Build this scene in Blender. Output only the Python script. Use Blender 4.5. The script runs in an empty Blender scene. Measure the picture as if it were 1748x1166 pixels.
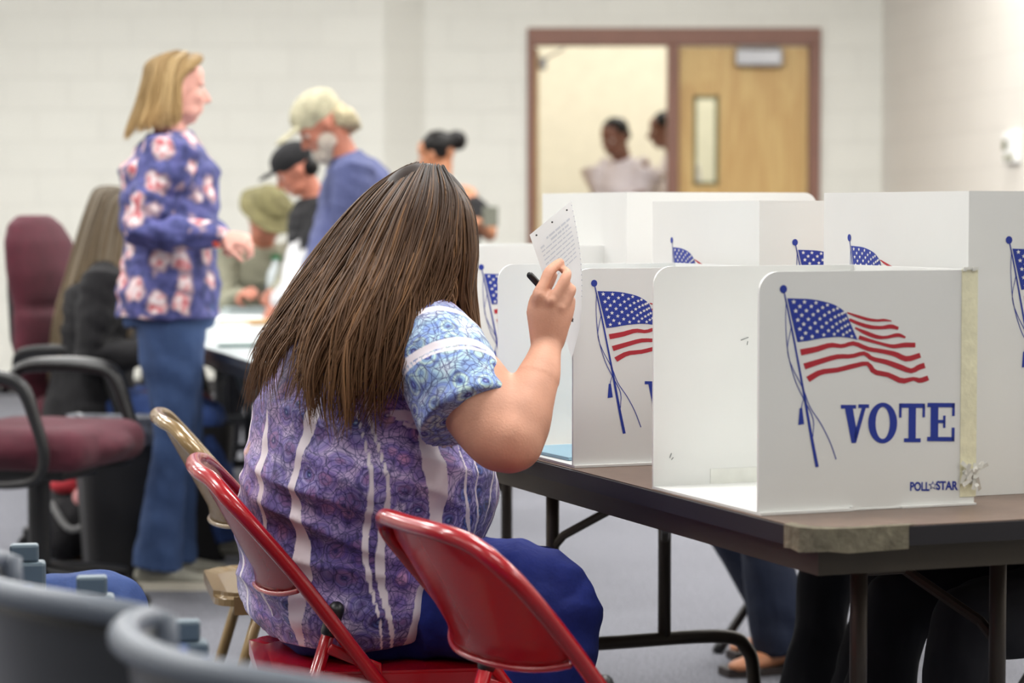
import bpy, bmesh, math, random
import numpy as np
from mathutils import Vector, Matrix, noise
V = Vector
PI = math.pi
random.seed(7)
COL = bpy.context.scene.collection
# ------------------------------------------------------------------ camera
CH = 1.18
FPX = 4200.0
PITCH = math.atan((583 - 360) / FPX)
def at(px, py, Y):
    dx = (px - 874) / FPX; dy = (583 - py) / FPX
    d = V((dx, math.cos(PITCH) + dy * math.sin(PITCH), -math.sin(PITCH) + dy * math.cos(PITCH)))
    return V((0, 0, CH)) + d * (Y / d.y)
def rad(a): return math.radians(a)
TH = rad(21)
D1 = V((-math.sin(TH), math.cos(TH), 0)); D2 = V((math.cos(TH), math.sin(TH), 0))
cam = bpy.data.cameras.new('camera'); co = bpy.data.objects.new('camera', cam); COL.objects.link(co)
cam.sensor_width = 36; cam.lens = FPX * 36 / 1748
co.location = (0, 0, CH); co.rotation_euler = (PI / 2 - PITCH, 0, 0)
cam.dof.use_dof = True; cam.dof.focus_distance = 4.12; cam.dof.aperture_fstop = 4.0
cam.clip_end = 100
bpy.context.scene.camera = co
# ------------------------------------------------------------------ materials
def lin(c):
    return tuple(((x / 255) / 12.92 if x / 255 <= .04045 else ((x / 255 + .055) / 1.055) ** 2.4) for x in c) + (1,)
class NT:
    def __init__(s, name):
        s.m = bpy.data.materials.new(name); s.m.use_nodes = True
        s.t = s.m.node_tree; s.b = s.t.nodes['Principled BSDF']
    def n(s, typ, props=None, **ins):
        nd = s.t.nodes.new('ShaderNode' + typ)
        for k, v in (props or {}).items(): setattr(nd, k, v)
        for k, v in ins.items():
            key = int(k[1:]) if k[0] == 'i' and k[1:].isdigit() else k.replace('_', ' ')
            s.set(nd.inputs[key], v)
        return nd
    def set(s, sock, v):
        if isinstance(v, bpy.types.NodeSocket): s.t.links.new(v, sock)
        elif isinstance(v, bpy.types.Node): s.t.links.new(v.outputs[0], sock)
        else: sock.default_value = v
    def co(s, out='Object'): return s.n('TexCoord').outputs[out]
    def mix(s, f, a, b, mode='MIX'):
        nd = s.n('Mix', dict(data_type='RGBA', blend_type=mode))
        s.set(nd.inputs[0], f); s.set(nd.inputs[6], a); s.set(nd.inputs[7], b)
        return nd.outputs[2]
    def math(s, op, a, b=0.0, c=0.0):
        nd = s.n('Math', dict(operation=op)); s.set(nd.inputs[0], a); s.set(nd.inputs[1], b); s.set(nd.inputs[2], c)
        return nd.outputs[0]
    def ramp(s, f, stops, interp='LINEAR'):
        nd = s.n('ValToRGB'); s.set(nd.inputs[0], f); cr = nd.color_ramp; cr.interpolation = interp
        while len(cr.elements) < len(stops): cr.elements.new(.5)
        for e, (p, c) in zip(cr.elements, stops):
            e.position = p; e.color = c if len(c) == 4 else lin(c)
        return nd.outputs[0]
    def noise(s, scale, detail=3, vec=None, rough=.5, dist=0.0):
        return s.n('TexNoise', None, Vector=vec if vec is not None else s.co(), Scale=scale, Detail=detail, Roughness=rough, Distortion=dist).outputs[0]
    def bump(s, h, strength, dist=.01):
        s.set(s.b.inputs['Normal'], s.n('Bump', None, Strength=strength, Distance=dist, Height=h).outputs[0])
    def fin(s, col=None, rough=None, metal=None, spec=None, coat=None, sheen=None, sub=None):
        B = s.b.inputs
        if col is not None: s.set(B['Base Color'], col)
        if rough is not None: s.set(B['Roughness'], rough)
        if metal is not None: B['Metallic'].default_value = metal
        if spec is not None: B['Specular IOR Level'].default_value = spec
        if coat: B['Coat Weight'].default_value = coat; B['Coat Roughness'].default_value = .12
        if sheen: B['Sheen Weight'].default_value = sheen
        if sub:
            B['Subsurface Weight'].default_value = sub; B['Subsurface Radius'].default_value = (.012, .004, .002); B['Subsurface Scale'].default_value = 1
        return s.m
MATS = {}
def M(name, col, rough=.5, metal=0, var=.06, vs=8, bump=0, bs=60, coat=0, sheen=0, spec=.5, sub=0):
    if name in MATS: return MATS[name]
    t = NT(name); c = lin(col)
    if var:
        n = t.noise(vs, 4)
        a = tuple(min(1, x * (1 - var * 2)) for x in c[:3]) + (1,); b = tuple(min(1, x * (1 + var * 2)) for x in c[:3]) + (1,)
        cc = t.ramp(n, [(.3, a), (.7, b)])
    else: cc = c
    if bump: t.bump(t.noise(bs, 4), bump, .004)
    MATS[name] = t.fin(cc, rough, metal, spec, coat, sheen, sub); return MATS[name]
def m_block(name, col, axis):
    t = NT(name); co_ = t.co(); sx = t.n('SeparateXYZ', None, Vector=co_)
    v = t.n('CombineXYZ', None, X=sx.outputs[axis], Y=sx.outputs[2]).outputs[0]
    br = t.n('TexBrick', None, Vector=v, Scale=1.0)
    br.offset = .5
    c = lin(col); c2 = tuple(x * .97 for x in c[:3]) + (1,); cm = tuple(x * .92 for x in c[:3]) + (1,)
    for k, val in (('Color1', c), ('Color2', c2), ('Mortar', cm), ('Mortar Size', .006), ('Mortar Smooth', .6), ('Brick Width', .406), ('Row Height', .203)):
        br.inputs[k].default_value = val
    n = t.noise(1.3, 3, co_)
    colr = t.mix(.06, br.outputs[0], t.ramp(n, [(.3, (200, 196, 186)), (.7, (255, 255, 250))]), 'MULTIPLY')
    h = t.math('ADD', t.math('MULTIPLY', br.outputs[1], -1.0), t.math('MULTIPLY', t.noise(70, 3, co_), .25))
    t.bump(h, .5, .006)
    return t.fin(colr, .55)
def m_carpet():
    t = NT('grey_carpet')
    n1 = t.noise(75, 3); n2 = t.noise(3, 3); n3 = t.noise(170, 3)
    c = t.mix(n1, lin((96, 97, 103)), lin((158, 159, 166)))
    c = t.mix(t.ramp(n3, [(.42, (0, 0, 0)), (.52, (255, 255, 255))]), lin((74, 74, 82)), c)
    c = t.mix(.25, c, t.mix(n2, lin((102, 103, 110)), lin((128, 129, 136))))
    t.bump(n3, .6, .006)
    return t.fin(c, .95, spec=.1)
def m_wood():
    t = NT('oak_veneer'); mp = t.n('Mapping', None, Vector=t.co(), Scale=(2.2, 2.2, .45))
    n = t.noise(1.6, 5, mp.outputs[0], .55, 1.4)
    w = t.noise(9, 4, t.n('Mapping', None, Vector=t.co(), Scale=(6, 6, .3)).outputs[0])
    c = t.ramp(n, [(.28, (176, 138, 82)), (.45, (196, 164, 104)), (.52, (180, 142, 84)), (.75, (204, 174, 114))])
    c = t.mix(.25, c, t.ramp(w, [(.3, (160, 124, 72)), (.7, (208, 180, 122))]))
    return t.fin(c, .42)
def m_shirt():
    # printed blouse: indigo / lilac medallions with fine dark linework, pale vertical streaks, paler teal print at the shoulders
    t = NT('paisley_print_fabric'); o = t.co()
    wn = t.n('TexNoise', None, Vector=o, Scale=7.0, Detail=3.0)
    warp = t.n('VectorMath', dict(operation='ADD'), i0=o, i1=t.n('VectorMath', dict(operation='SCALE'), i0=wn.outputs[1], Scale=.06).outputs[0]).outputs[0]
    flat = t.n('Mapping', None, Vector=warp, Scale=(1, 1, 1)).outputs[0]
    vo = t.n('TexVoronoi', dict(feature='F1'), Vector=flat, Scale=26.0)
    ve = t.n('TexVoronoi', dict(feature='DISTANCE_TO_EDGE'), Vector=flat, Scale=26.0)
    vf = t.n('TexVoronoi', dict(feature='DISTANCE_TO_EDGE'), Vector=warp, Scale=64.0)
    d = vo.outputs[0]
    warm = t.ramp(d, [(0, (190, 225, 240)), (.07, (60, 110, 170)), (.13, (28, 40, 110)), (.22, (98, 120, 190)), (.30, (60, 50, 130)), (.42, (176, 168, 214)), (.56, (110, 98, 176)), (.75, (206, 196, 222))], 'LINEAR')
    cool = t.ramp(d, [(0, (220, 235, 240)), (.07, (90, 110, 200)), (.13, (44, 60, 140)), (.22, (150, 190, 222)), (.32, (190, 218, 206)), (.45, (120, 150, 214)), (.60, (178, 212, 226)), (.8, (206, 220, 232))], 'LINEAR')
    rose = t.ramp(d, [(0, (240, 210, 225)), (.1, (80, 60, 140)), (.25, (206, 150, 190)), (.45, (116, 90, 170)), (.7, (190, 160, 206))], 'LINEAR')
    big = t.noise(5.5, 3, o)
    warm = t.mix(t.ramp(big, [(.44, (0, 0, 0)), (.6, (255, 255, 255))]), warm, rose)
    # sleeve region: the print's own paler zone, follows the distance from the shoulder seam
    sp = t.n('Attribute', dict(attribute_name='pale'))
    c = t.mix(sp.outputs['Fac'], warm, cool)
    dk = t.ramp(t.noise(4.2, 4, o), [(.36, (96, 92, 160)), (.54, (255, 255, 255))])
    c = t.mix(.9, c, dk, 'MULTIPLY')
    line = t.ramp(ve.outputs[0], [(0, (70, 66, 140)), (.012, (90, 88, 160)), (.03, (255, 255, 255))])
    line2 = t.ramp(vf.outputs[0], [(0, (50, 50, 130)), (.03, (80, 80, 150)), (.07, (255, 255, 255))])
    nl = t.n('Math', dict(operation='SINE')); t.set(nl.inputs[0], t.math('MULTIPLY', t.noise(13, 2, warp), 75.0))
    lc = t.ramp(t.math('MULTIPLY_ADD', nl.outputs[0], .5, .5), [(0, (60, 60, 140)), (.16, (255, 255, 255))])
    c = t.mix(.55, c, lc, 'MULTIPLY')
    rings = t.n('Math', dict(operation='SINE')); t.set(rings.inputs[0], t.math('MULTIPLY', d, 46.0))
    ringc = t.ramp(t.math('MULTIPLY_ADD', rings.outputs[0], .5, .5), [(0, (70, 66, 150)), (.25, (255, 255, 255))])
    c = t.mix(.5, c, line, 'MULTIPLY'); c = t.mix(.55, c, line2, 'MULTIPLY'); c = t.mix(.35, c, ringc, 'MULTIPLY')
    # white streaks baked by position round the body (attribute 'streak' = angle-like coordinate)
    st = t.n('Attribute', dict(attribute_name='streak'))
    c = t.mix(t.ramp(st.outputs['Fac'], [(.3, (0, 0, 0)), (.7, (255, 255, 255))]), c, lin((226, 216, 222)))
    acc = t.noise(8, 3, o)
    acc2 = t.math('MULTIPLY', t.ramp(acc, [(.70, (0, 0, 0)), (.74, (255, 255, 255))]), .55)
    c = t.mix(acc2, c, lin((222, 170, 120)))
    t.bump(t.noise(9, 3), .25, .02)
    return t.fin(c, .62, sheen=.15)
def m_floral():
    t = NT('floral_cotton'); o = t.co()
    wn = t.n('TexNoise', None, Vector=o, Scale=22.0, Detail=3.0)
    warp = t.n('VectorMath', dict(operation='ADD'), i0=o, i1=t.n('VectorMath', dict(operation='SCALE'), i0=wn.outputs[1], Scale=.06).outputs[0]).outputs[0]
    vo = t.n('TexVoronoi', dict(feature='F1'), Vector=warp, Scale=10.5)
    vo.inputs['Randomness'].default_value = .8
    d = vo.outputs[0]
    base = t.ramp(t.noise(30, 4), [(.35, (46, 50, 98)), (.5, (68, 72, 126)), (.68, (88, 88, 146))])
    petals = t.noise(38, 3)
    fl = t.ramp(petals, [(.38, (184, 96, 104)), (.46, (208, 144, 146)), (.54, (218, 196, 198)), (.66, (222, 212, 214))])
    leaf = lin((150, 128, 140))
    m1 = t.ramp(d, [(.29, (255, 255, 255)), (.37, (0, 0, 0))]); m2 = t.ramp(d, [(.39, (255, 255, 255)), (.45, (0, 0, 0))])
    c = t.mix(m2, base, leaf); c = t.mix(m1, c, fl)
    t.bump(t.noise(12, 4), .35, .02)
    return t.fin(c, .8)
def m_denim(name, col, dark=.55):
    t = NT(name); c = lin(col); dk = tuple(x * dark for x in c[:3]) + (1,)
    n = t.noise(7, 4); w = t.noise(260, 2)
    cc = t.mix(t.ramp(n, [(.3, (0, 0, 0)), (.7, (255, 255, 255))]), dk, c)
    cc = t.mix(.25, cc, t.mix(w, dk, tuple(min(1, x * 1.5) for x in c[:3]) + (1,)))
    t.bump(t.noise(14, 4), .4, .02)
    return t.fin(cc, .85)
def m_hair(name, root, tip, hi, rough=.38):
    t = NT(name)
    a = t.n('Attribute', dict(attribute_name='hairt')); r = t.n('Attribute', dict(attribute_name='hairv'))
    c = t.mix(a.outputs['Fac'], lin(root), lin(tip))
    c = t.mix(t.ramp(r.outputs['Fac'], [(.45, (0, 0, 0)), (1, (255, 255, 255))]), c, lin(hi))
    c = t.mix(t.ramp(r.outputs['Fac'], [(0, (150, 150, 150)), (.4, (0, 0, 0))]), c, tuple(x * .45 for x in lin(root)[:3]) + (1,))
    return t.fin(c, rough, spec=.2)
def m_emit(name, col, s):
    t = NT(name); t.set(t.b.inputs['Emission Color'], lin(col)); t.b.inputs['Emission Strength'].default_value = s
    return t.fin(lin(col), .6)
def m_glass(name='clear_glass'):
    t = NT(name); t.b.inputs['Transmission Weight'].default_value = 1; t.b.inputs['IOR'].default_value = 1.03
    return t.fin(lin((240, 245, 240)), .02)
SKIN = M('fair_skin', (200, 146, 120), .6, var=.06, vs=14, bump=.15, bs=240, sub=.06)
SKIN_P = M('pink_skin', (214, 158, 144), .55, var=.05, vs=14, sub=.06)
SKIN_T = M('tan_skin', (176, 118, 84), .55, var=.05, vs=14, sub=.05)
SKIN_R = M('ruddy_skin', (172, 106, 84), .55, var=.05, vs=14)
SKIN_D = M('brown_skin', (118, 78, 62), .5, var=.05, vs=14)
WHITEB = M('white_corrugated_plastic', (228, 229, 226), .38, var=.012, vs=3, bump=.05, bs=30)
BLUE = M('blue_ink', (24, 50, 150), .5, var=.03)
RED = M('red_ink', (178, 32, 48), .5, var=.03)
STAR = M('white_ink', (232, 232, 230), .4, var=0)
TAPE = M('masking_tape', (232, 228, 196), .6, var=.05, vs=40, bump=.3, bs=80)
PTAPE = M('clear_tape', (206, 204, 190), .3, var=.08, vs=30, bump=.6, bs=60)
BLACKP = M('black_plastic', (15, 15, 17), .42, var=.05)
DSTEEL = M('bronze_steel_tube', (66, 58, 50), .4, .35, var=.06)
REDM = M('red_enamel', (160, 4, 18), .26, 0, var=.05, vs=5, coat=.5)
TANM = M('tan_enamel', (128, 104, 66), .26, .2, var=.06, vs=5, coat=.4)
EYEW = M('eye_white', (190, 180, 172), .4, var=0)
EYED = M('eye_iris', (50, 36, 28), .3, var=0)
PAPER = M('white_paper', (240, 240, 240), .7, var=.01)
GREYINK = M('grey_print', (206, 209, 216), .7, var=.02)
# ------------------------------------------------------------------ object helpers
def setp(o, label=None, cat=None, group=None, kind=None):
    if label: o['label'] = label
    if cat: o['category'] = cat
    if group: o['group'] = group
    if kind: o['kind'] = kind
    return o
def empty(name, label, cat, loc=(0, 0, 0), rz=0, group=None):
    o = bpy.data.objects.new(name, None); COL.objects.link(o); o.empty_display_size = .05
    o.location = loc; o.rotation_euler = (0, 0, rz); return setp(o, label, cat, group)
def mk(name, src, mat, parent=None, smooth=False, world=False, loc=None, rz=0):
    """src: bmesh or mesh in the parent's space (world=True: in world space)"""
    if isinstance(src, bmesh.types.BMesh):
        me = bpy.data.meshes.new(name); bmesh.ops.recalc_face_normals(src, faces=src.faces); src.to_mesh(me); src.free()
    else: me = src; me.name = name
    mats = mat if isinstance(mat, (list, tuple)) else [mat]
    for m in mats: me.materials.append(m)
    if smooth: me.shade_smooth()
    o = bpy.data.objects.new(name, me); COL.objects.link(o)
    if world and parent is not None:
        p = V((0, 0, 0)); q = parent
        while q: p += q.location; q = q.parent
        me.transform(Matrix.Translation(-p))
    if loc is not None: o.location = loc; o.rotation_euler = (0, 0, rz)
    if parent is not None: o.parent = parent
    return o
def rebase(o, base):
    o.data.transform(Matrix.Translation(-V(base))); o.location = base; return o
def struct(name, bm, mat, **k):
    o = mk(name, bm, mat, **k)
    if o.parent is None: o['kind'] = 'structure'
    return o
def B(): return bmesh.new()
def box(bm, x0, x1, y0, y1, z0, z1, bev=0, mi=0, mtx=None, seg=2):
    r = bmesh.ops.create_cube(bm, size=1, matrix=Matrix.Translation(((x0 + x1) / 2, (y0 + y1) / 2, (z0 + z1) / 2)) @ Matrix.Diagonal((abs(x1 - x0), abs(y1 - y0), abs(z1 - z0), 1)))
    vs = r['verts']; fs = set(f for v in vs for f in v.link_faces)
    for f in fs: f.material_index = mi
    if bev:
        es = list(set(e for v in vs for e in v.link_edges))
        rr = bmesh.ops.bevel(bm, geom=es, offset=bev, segments=seg, affect='EDGES', profile=.5)
        vs = list(set(v for f in rr['faces'] for v in f.verts) | set(v for v in vs if v.is_valid))
    if mtx is not None: bmesh.ops.transform(bm, matrix=mtx, verts=[v for v in vs if v.is_valid])
    return vs
def ell(bm, c, r, axes=None, sub=3):
    """ellipsoid; axes = (ax, ay, az) unit vectors"""
    if axes is None: axes = (V((1, 0, 0)), V((0, 1, 0)), V((0, 0, 1)))
    if not hasattr(r, '__len__'): r = (r, r, r)
    m = Matrix.Identity(4)
    for i in range(3):
        for j in range(3): m[j][i] = axes[i][j] * r[i]
    m = Matrix.Translation(V(c)) @ m
    bmesh.ops.create_icosphere(bm, subdivisions=sub, radius=1, matrix=m)
def cr(pts, n):
    """resample list of vectors (any dim, numpy) by Catmull-Rom to n"""
    P = np.array([list(p) for p in pts], float); m = len(P)
    if m == 2: t = np.linspace(0, 1, n)[:, None]; return P[0] * (1 - t) + P[1] * t
    Q = np.vstack([2 * P[0] - P[1], P, 2 * P[-1] - P[-2]]); out = []
    for s in np.linspace(0, m - 1, n):
        i = min(int(s), m - 2); t = s - i; a, b, c, d = Q[i], Q[i + 1], Q[i + 2], Q[i + 3]
        out.append(.5 * ((2 * b) + (-a + c) * t + (2 * a - 5 * b + 4 * c - d) * t * t + (-a + 3 * b - 3 * c + d) * t ** 3))
    return np.array(out)
def tube(bm, pts, radii, n=12, ref=None, caps='round', res=None, mi=0):
    """tube through pts; radii: float | list of float or (a, b); a lies along ref"""
    if not hasattr(radii, '__len__'): radii = [radii] * len(pts)
    R = [(r, r) if not hasattr(r, '__len__') else tuple(r) for r in radii]
    if res:
        arr = cr([list(p) + list(r) for p, r in zip(pts, R)], res)
        pts = [V(a[:3]) for a in arr]; R = [(max(a[3], 1e-4), max(a[4], 1e-4)) for a in arr]
    else: pts = [V(p) for p in pts]
    T = []
    for i in range(len(pts)):
        t = (pts[min(i + 1, len(pts) - 1)] - pts[max(i - 1, 0)])
        T.append(t.normalized() if t.length > 1e-9 else V((0, 0, 1)))
    if caps == 'round':
        k = 3; p0, p1 = pts[0], pts[-1]; t0, t1 = T[0], T[-1]; r0, r1 = R[0], R[-1]
        pre, post = [], []
        for j in range(k):
            an = PI / 2 * (j + .35) / k * 1.0
            sc, of = math.sin(an), math.cos(an)
            pre.append((p0 - t0 * of * min(r0), t0, (r0[0] * sc, r0[1] * sc)))
            post.append((p1 + t1 * of * min(r1), t1, (r1[0] * sc, r1[1] * sc)))
        post.reverse()
        pts = [a[0] for a in pre] + pts + [a[0] for a in post]; T = [a[1] for a in pre] + T + [a[1] for a in post]; R = [a[2] for a in pre] + R + [a[2] for a in post]
    rf = V(ref) if ref is not None else None
    if rf is None:
        rf = V((0, 0, 1)) if abs(T[0].z) < .9 else V((1, 0, 0))
        rf = (rf - T[0] * rf.dot(T[0])).normalized(); fixed = False
    else: fixed = True
    rings = []
    for p, t, r in zip(pts, T, R):
        base = V(ref) if fixed else rf
        a = base - t * base.dot(t)
        if a.length < 1e-6: a = t.orthogonal()
        a.normalize(); rf = a; b = t.cross(a)
        rings.append([bm.verts.new(p + a * r[0] * math.cos(2 * PI * q / n) + b * r[1] * math.sin(2 * PI * q / n)) for q in range(n)])
    fs = []
    for r0, r1 in zip(rings, rings[1:]):
        for q in range(n): fs.append(bm.faces.new((r0[q], r0[(q + 1) % n], r1[(q + 1) % n], r1[q])))
    fs.append(bm.faces.new(rings[0][::-1])); fs.append(bm.faces.new(rings[-1]))
    for f in fs: f.material_index = mi
    return rings
def rings_h(bm, secs, n=24):
    """closed loft of horizontal-ish elliptic sections: (centre, vecA, vecB)"""
    rg = []
    for c, a, b in secs:
        rg.append([bm.verts.new(V(c) + V(a) * math.cos(2 * PI * q / n) + V(b) * math.sin(2 * PI * q / n)) for q in range(n)])
    for r0, r1 in zip(rg, rg[1:]):
        for q in range(n): bm.faces.new((r0[q], r0[(q + 1) % n], r1[(q + 1) % n], r1[q]))
    bm.faces.new(rg[0][::-1]); bm.faces.new(rg[-1])
def fuse(bm, vox=.006, sm=6, fac=.5, disp=None):
    me = bpy.data.meshes.new('tmp'); bmesh.ops.recalc_face_normals(bm, faces=bm.faces); bm.to_mesh(me); bm.free()
    o = bpy.data.objects.new('tmp', me); COL.objects.link(o)
    r = o.modifiers.new('r', 'REMESH'); r.mode = 'VOXEL'; r.voxel_size = vox; r.use_smooth_shade = True
    if sm: s = o.modifiers.new('s', 'SMOOTH'); s.iterations = sm; s.factor = fac
    dg = bpy.context.evaluated_depsgraph_get(); dg.update()
    out = bpy.data.meshes.new_from_object(o.evaluated_get(dg))
    bpy.data.objects.remove(o); bpy.data.meshes.remove(me)
    if disp:
        n = len(out.vertices); co_ = np.empty(n * 3, np.float32); out.vertices.foreach_get('co', co_)
        nr = np.empty(n * 3, np.float32); out.vertex_normals.foreach_get('vector', nr)
        co_ = co_.reshape(-1, 3); nr = nr.reshape(-1, 3)
        d = np.array([disp(V(c)) for c in co_], np.float32)
        out.vertices.foreach_set('co', (co_ + nr * d[:, None]).ravel()); out.update()
    out.shade_smooth()
    return out
def folds(amp, sx, sz, seed=0):
    def f(p):
        q = V((p.x * sx + seed, p.y * sx, p.z * sz + p.x * 4))
        return amp * (noise.noise(q) + .5 * noise.noise(q * 2.1))
    return f
def attr(me, name, vals):
    a = me.attributes.new(name, 'FLOAT', 'POINT'); a.data.foreach_set('value', np.array(vals, np.float32))
# ================================================================== the room
WALL = m_block('painted_block_wall', (216, 215, 207), 0)
WALLR = m_block('painted_block_side_wall', (216, 211, 203), 1)
CARPET = m_carpet(); OAK = m_wood()
FRAME = M('brown_painted_steel', (122, 84, 70), .5, var=.03)
CREAM = M('cream_plaster', (220, 214, 196), .8, var=.02)
TILEC = M('ceiling_tile', (225, 224, 218), .9, var=.03)
ALU = M('brushed_aluminium', (165, 165, 168), .35, .6, var=.04)
YB = 16.0
def X_(px, Y=YB): return (px - 874) / FPX * Y
dz = {}
zt = at(1140, 48, YB).z; zi = at(1140, 77, YB).z
xl0, xl1, xm0, xm1, xr0, xr1 = X_(900), X_(908), X_(1139), X_(1157), X_(1379), X_(1398)
XC = X_(1503)
bm = B(); box(bm, -7.5, 5.0, -7, 20, -.1, 0); struct('floor', bm, CARPET)
bm = B(); box(bm, -7.5, 5.0, -7, 20, 3.5, 3.6); struct('ceiling', bm, TILEC)
bm = B()
box(bm, X_(725), xl0, YB, YB + .2, 0, 3.5); box(bm, xr1, XC + .3, YB, YB + .2, 0, 3.5); box(bm, xl0, xr1, YB, YB + .2, zt, 3.5)
struct('wall_back', bm, WALL)
# the part of the back wall that stands forward on the left, with its splayed return
YL = 15.8; xa, xb = X_(657, YL), X_(725)
bm = B(); vs = [(-7.5, YL), (xa, YL), (xb, YB), (xb, YB + .2), (-7.5, YB + .2)]
lo = [bm.verts.new((x, y, 0)) for x, y in vs]; hi = [bm.verts.new((x, y, 3.5)) for x, y in vs]
bm.faces.new(lo[::-1]); bm.faces.new(hi)
for i in range(5): bm.faces.new((lo[i], lo[(i + 1) % 5], hi[(i + 1) % 5], hi[i]))
struct('wall_back_left', bm, WALL)
bm = B(); vs = [(XC, YB), (XC + 1.5, -7), (XC + 1.7, -7), (XC + .2, YB + .0)]
vs = [(XC, YB), (XC + .62, 10.0), (4.6, -7), (4.8, -7), (XC + .82, 10.0), (XC + .2, YB)]
lo = [bm.verts.new((x, y, 0)) for x, y in vs]; hi = [bm.verts.new((x, y, 3.5)) for x, y in vs]
bm.faces.new(lo[::-1]); bm.faces.new(hi)
for i in range(6): bm.faces.new((lo[i], lo[(i + 1) % 6], hi[(i + 1) % 6], hi[i]))
struct('wall_right', bm, WALLR)
bm = B(); box(bm, -7.7, -7.5, -7, YL, 0, 3.5); struct('wall_left', bm, WALLR)
bm = B(); box(bm, -7.5, 4.8, -7.2, -7, 0, 3.5); struct('wall_front', bm, WALL)
# hall beyond the doorway
YH = 19.5
bm = B(); box(bm, -2.5, 4.6, YH, YH + .2, 0, 3.5); struct('wall_hall', bm, CREAM)
bm = B(); box(bm, -2.7, -2.5, YB + .2, YH + .2, 0, 3.5); struct('wall_hall_left', bm, CREAM)
bm = B(); box(bm, 4.6, 4.8, YB + .2, YH + .2, 0, 3.5); struct('wall_hall_right', bm, CREAM)
# door frame
fr = empty('door_frame', None, None, (0, 0, 0)); fr['kind'] = 'structure'; fr.name = 'trim_1'
def fbar(nm, x0, x1, z0, z1, y0=YB - .03, y1=YB + .14):
    bm = B(); box(bm, x0, x1, y0, y1, z0, z1, .006); mk(nm, bm, FRAME, fr)
fbar('jamb', xl0, xl1 + .02, 0, zi); fbar('jamb', xr0, xr1, 0, zi); fbar('mullion', xm0, xm1, 0, zi); fbar('head_rail', xl0, xr1, zi, zt)
# closed door on the right
dr = empty('door_1', None, None, (0, 0, 0)); dr['kind'] = 'structure'
wx0, wx1 = X_(1183), X_(1226); wz0, wz1 = at(1200, 316, YB).z, at(1200, 163, YB).z
dt = zi - .01
bm = B(); y0, y1 = YB + .02, YB + .065
box(bm, xm1 + .005, wx0, y0, y1, .01, dt); box(bm, wx1, xr0 - .005, y0, y1, .01, dt); box(bm, wx0, wx1, y0, y1, .01, wz0); box(bm, wx0, wx1, y0, y1, wz1, dt)
mk('door_leaf', bm, OAK, dr)
OLV = M('olive_window_trim', (112, 108, 70), .5, var=.03)
bm = B(); w = .022
for a in ((wx0, wx0 + w, wz0, wz1), (wx1 - w, wx1, wz0, wz1), (wx0, wx1, wz0, wz0 + w), (wx0, wx1, wz1 - w, wz1)): box(bm, a[0], a[1], y0 - .01, y1 + .01, a[2], a[3])
wf = mk('window_frame', bm, OLV, dr)
bm = B(); box(bm, wx0 + w, wx1 - w, y0 + .02, y0 + .026, wz0 + w, wz1 - w); mk('pane', bm, m_glass(), wf)
bm = B(); p0 = at(1256, 80, YB - .03); p1 = at(1336, 113, YB - .03)
box(bm, p0.x, p1.x, YB - .06, YB + .02, p1.z, p0.z - .01, .015); cl = mk('door_closer', bm, ALU, dr, smooth=False)
bm = B(); tube(bm, [V((p0.x + .02, YB - .05, zi - .01)), V((p0.x + .16, YB - .11, zi - .015)), V((p1.x - .03, YB - .05, zi - .012))], .008, 8); mk('closer_arm', bm, ALU, cl)
bm = B(); hx = xm1 + .07; tube(bm, [(hx, YB - .0, 1.02), (hx, YB - .05, 1.02)], .02, 12); tube(bm, [(hx, YB - .05, 1.02), (hx + .11, YB - .05, 1.02)], .01, 10); mk('handle', bm, ALU, dr)
# open door on the left, folded back into the hall
dr = empty('door_2', None, None, (0, 0, 0)); dr['kind'] = 'structure'
bm = B(); box(bm, xl0 + .03, xl0 + .075, YB + .16, YB + 1.05, .01, dt); mk('door_leaf', bm, OAK, dr)
bm = B(); box(bm, xl0 + .075, xl0 + .13, YB + .3, YB + .62, dt - .12, dt - .05, .01); mk('door_closer', bm, ALU, dr)
bm = B(); tube(bm, [(xl0 + .1, YB + .45, dt - .06), (xl0 + .22, YB + .2, zi - .02), (xl0 + .24, YB + .13, zi - .015)], .008, 8); mk('closer_arm', bm, ALU, dr)
# baseboard
BASE = M('black_rubber_base', (46, 44, 44), .5, var=.03)
bm = B(); box(bm, X_(725), xl0, YB - .008, YB, 0, .1); struct('baseboard_back', bm, BASE)
bm = B(); box(bm, -7.5, xa, YL - .008, YL, 0, .1); struct('baseboard_back_left', bm, BASE)
# thermostat on the right wall
t = empty('thermostat', 'small white wall control box with a dark display on the right wall', 'thermostat')
pt = at(1737, 250, 13.2)
wallx = XC + .62 * (YB - 13.2) / 6.0
t.location = (wallx, 13.2, pt.z); t.rotation_euler = (0, 0, math.atan2(.62, 6.0))
WP = M('white_plastic', (232, 232, 230), .4, var=.01)
bm = B(); box(bm, -.035, -.001, -.13, .10, -.09, .075, .008); mk('housing', bm, WP, t)
bm = B(); box(bm, -.039, -.035, .015, .085, -.02, .035); mk('display', bm, M('grey_green_display', (84, 92, 66), .3, var=.02), t)
bm = B(); box(bm, -.038, -.035, -.10, .07, -.075, -.045); mk('lower_strip', bm, M('grey_slot', (140, 140, 120), .5, var=.02), t)
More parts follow.
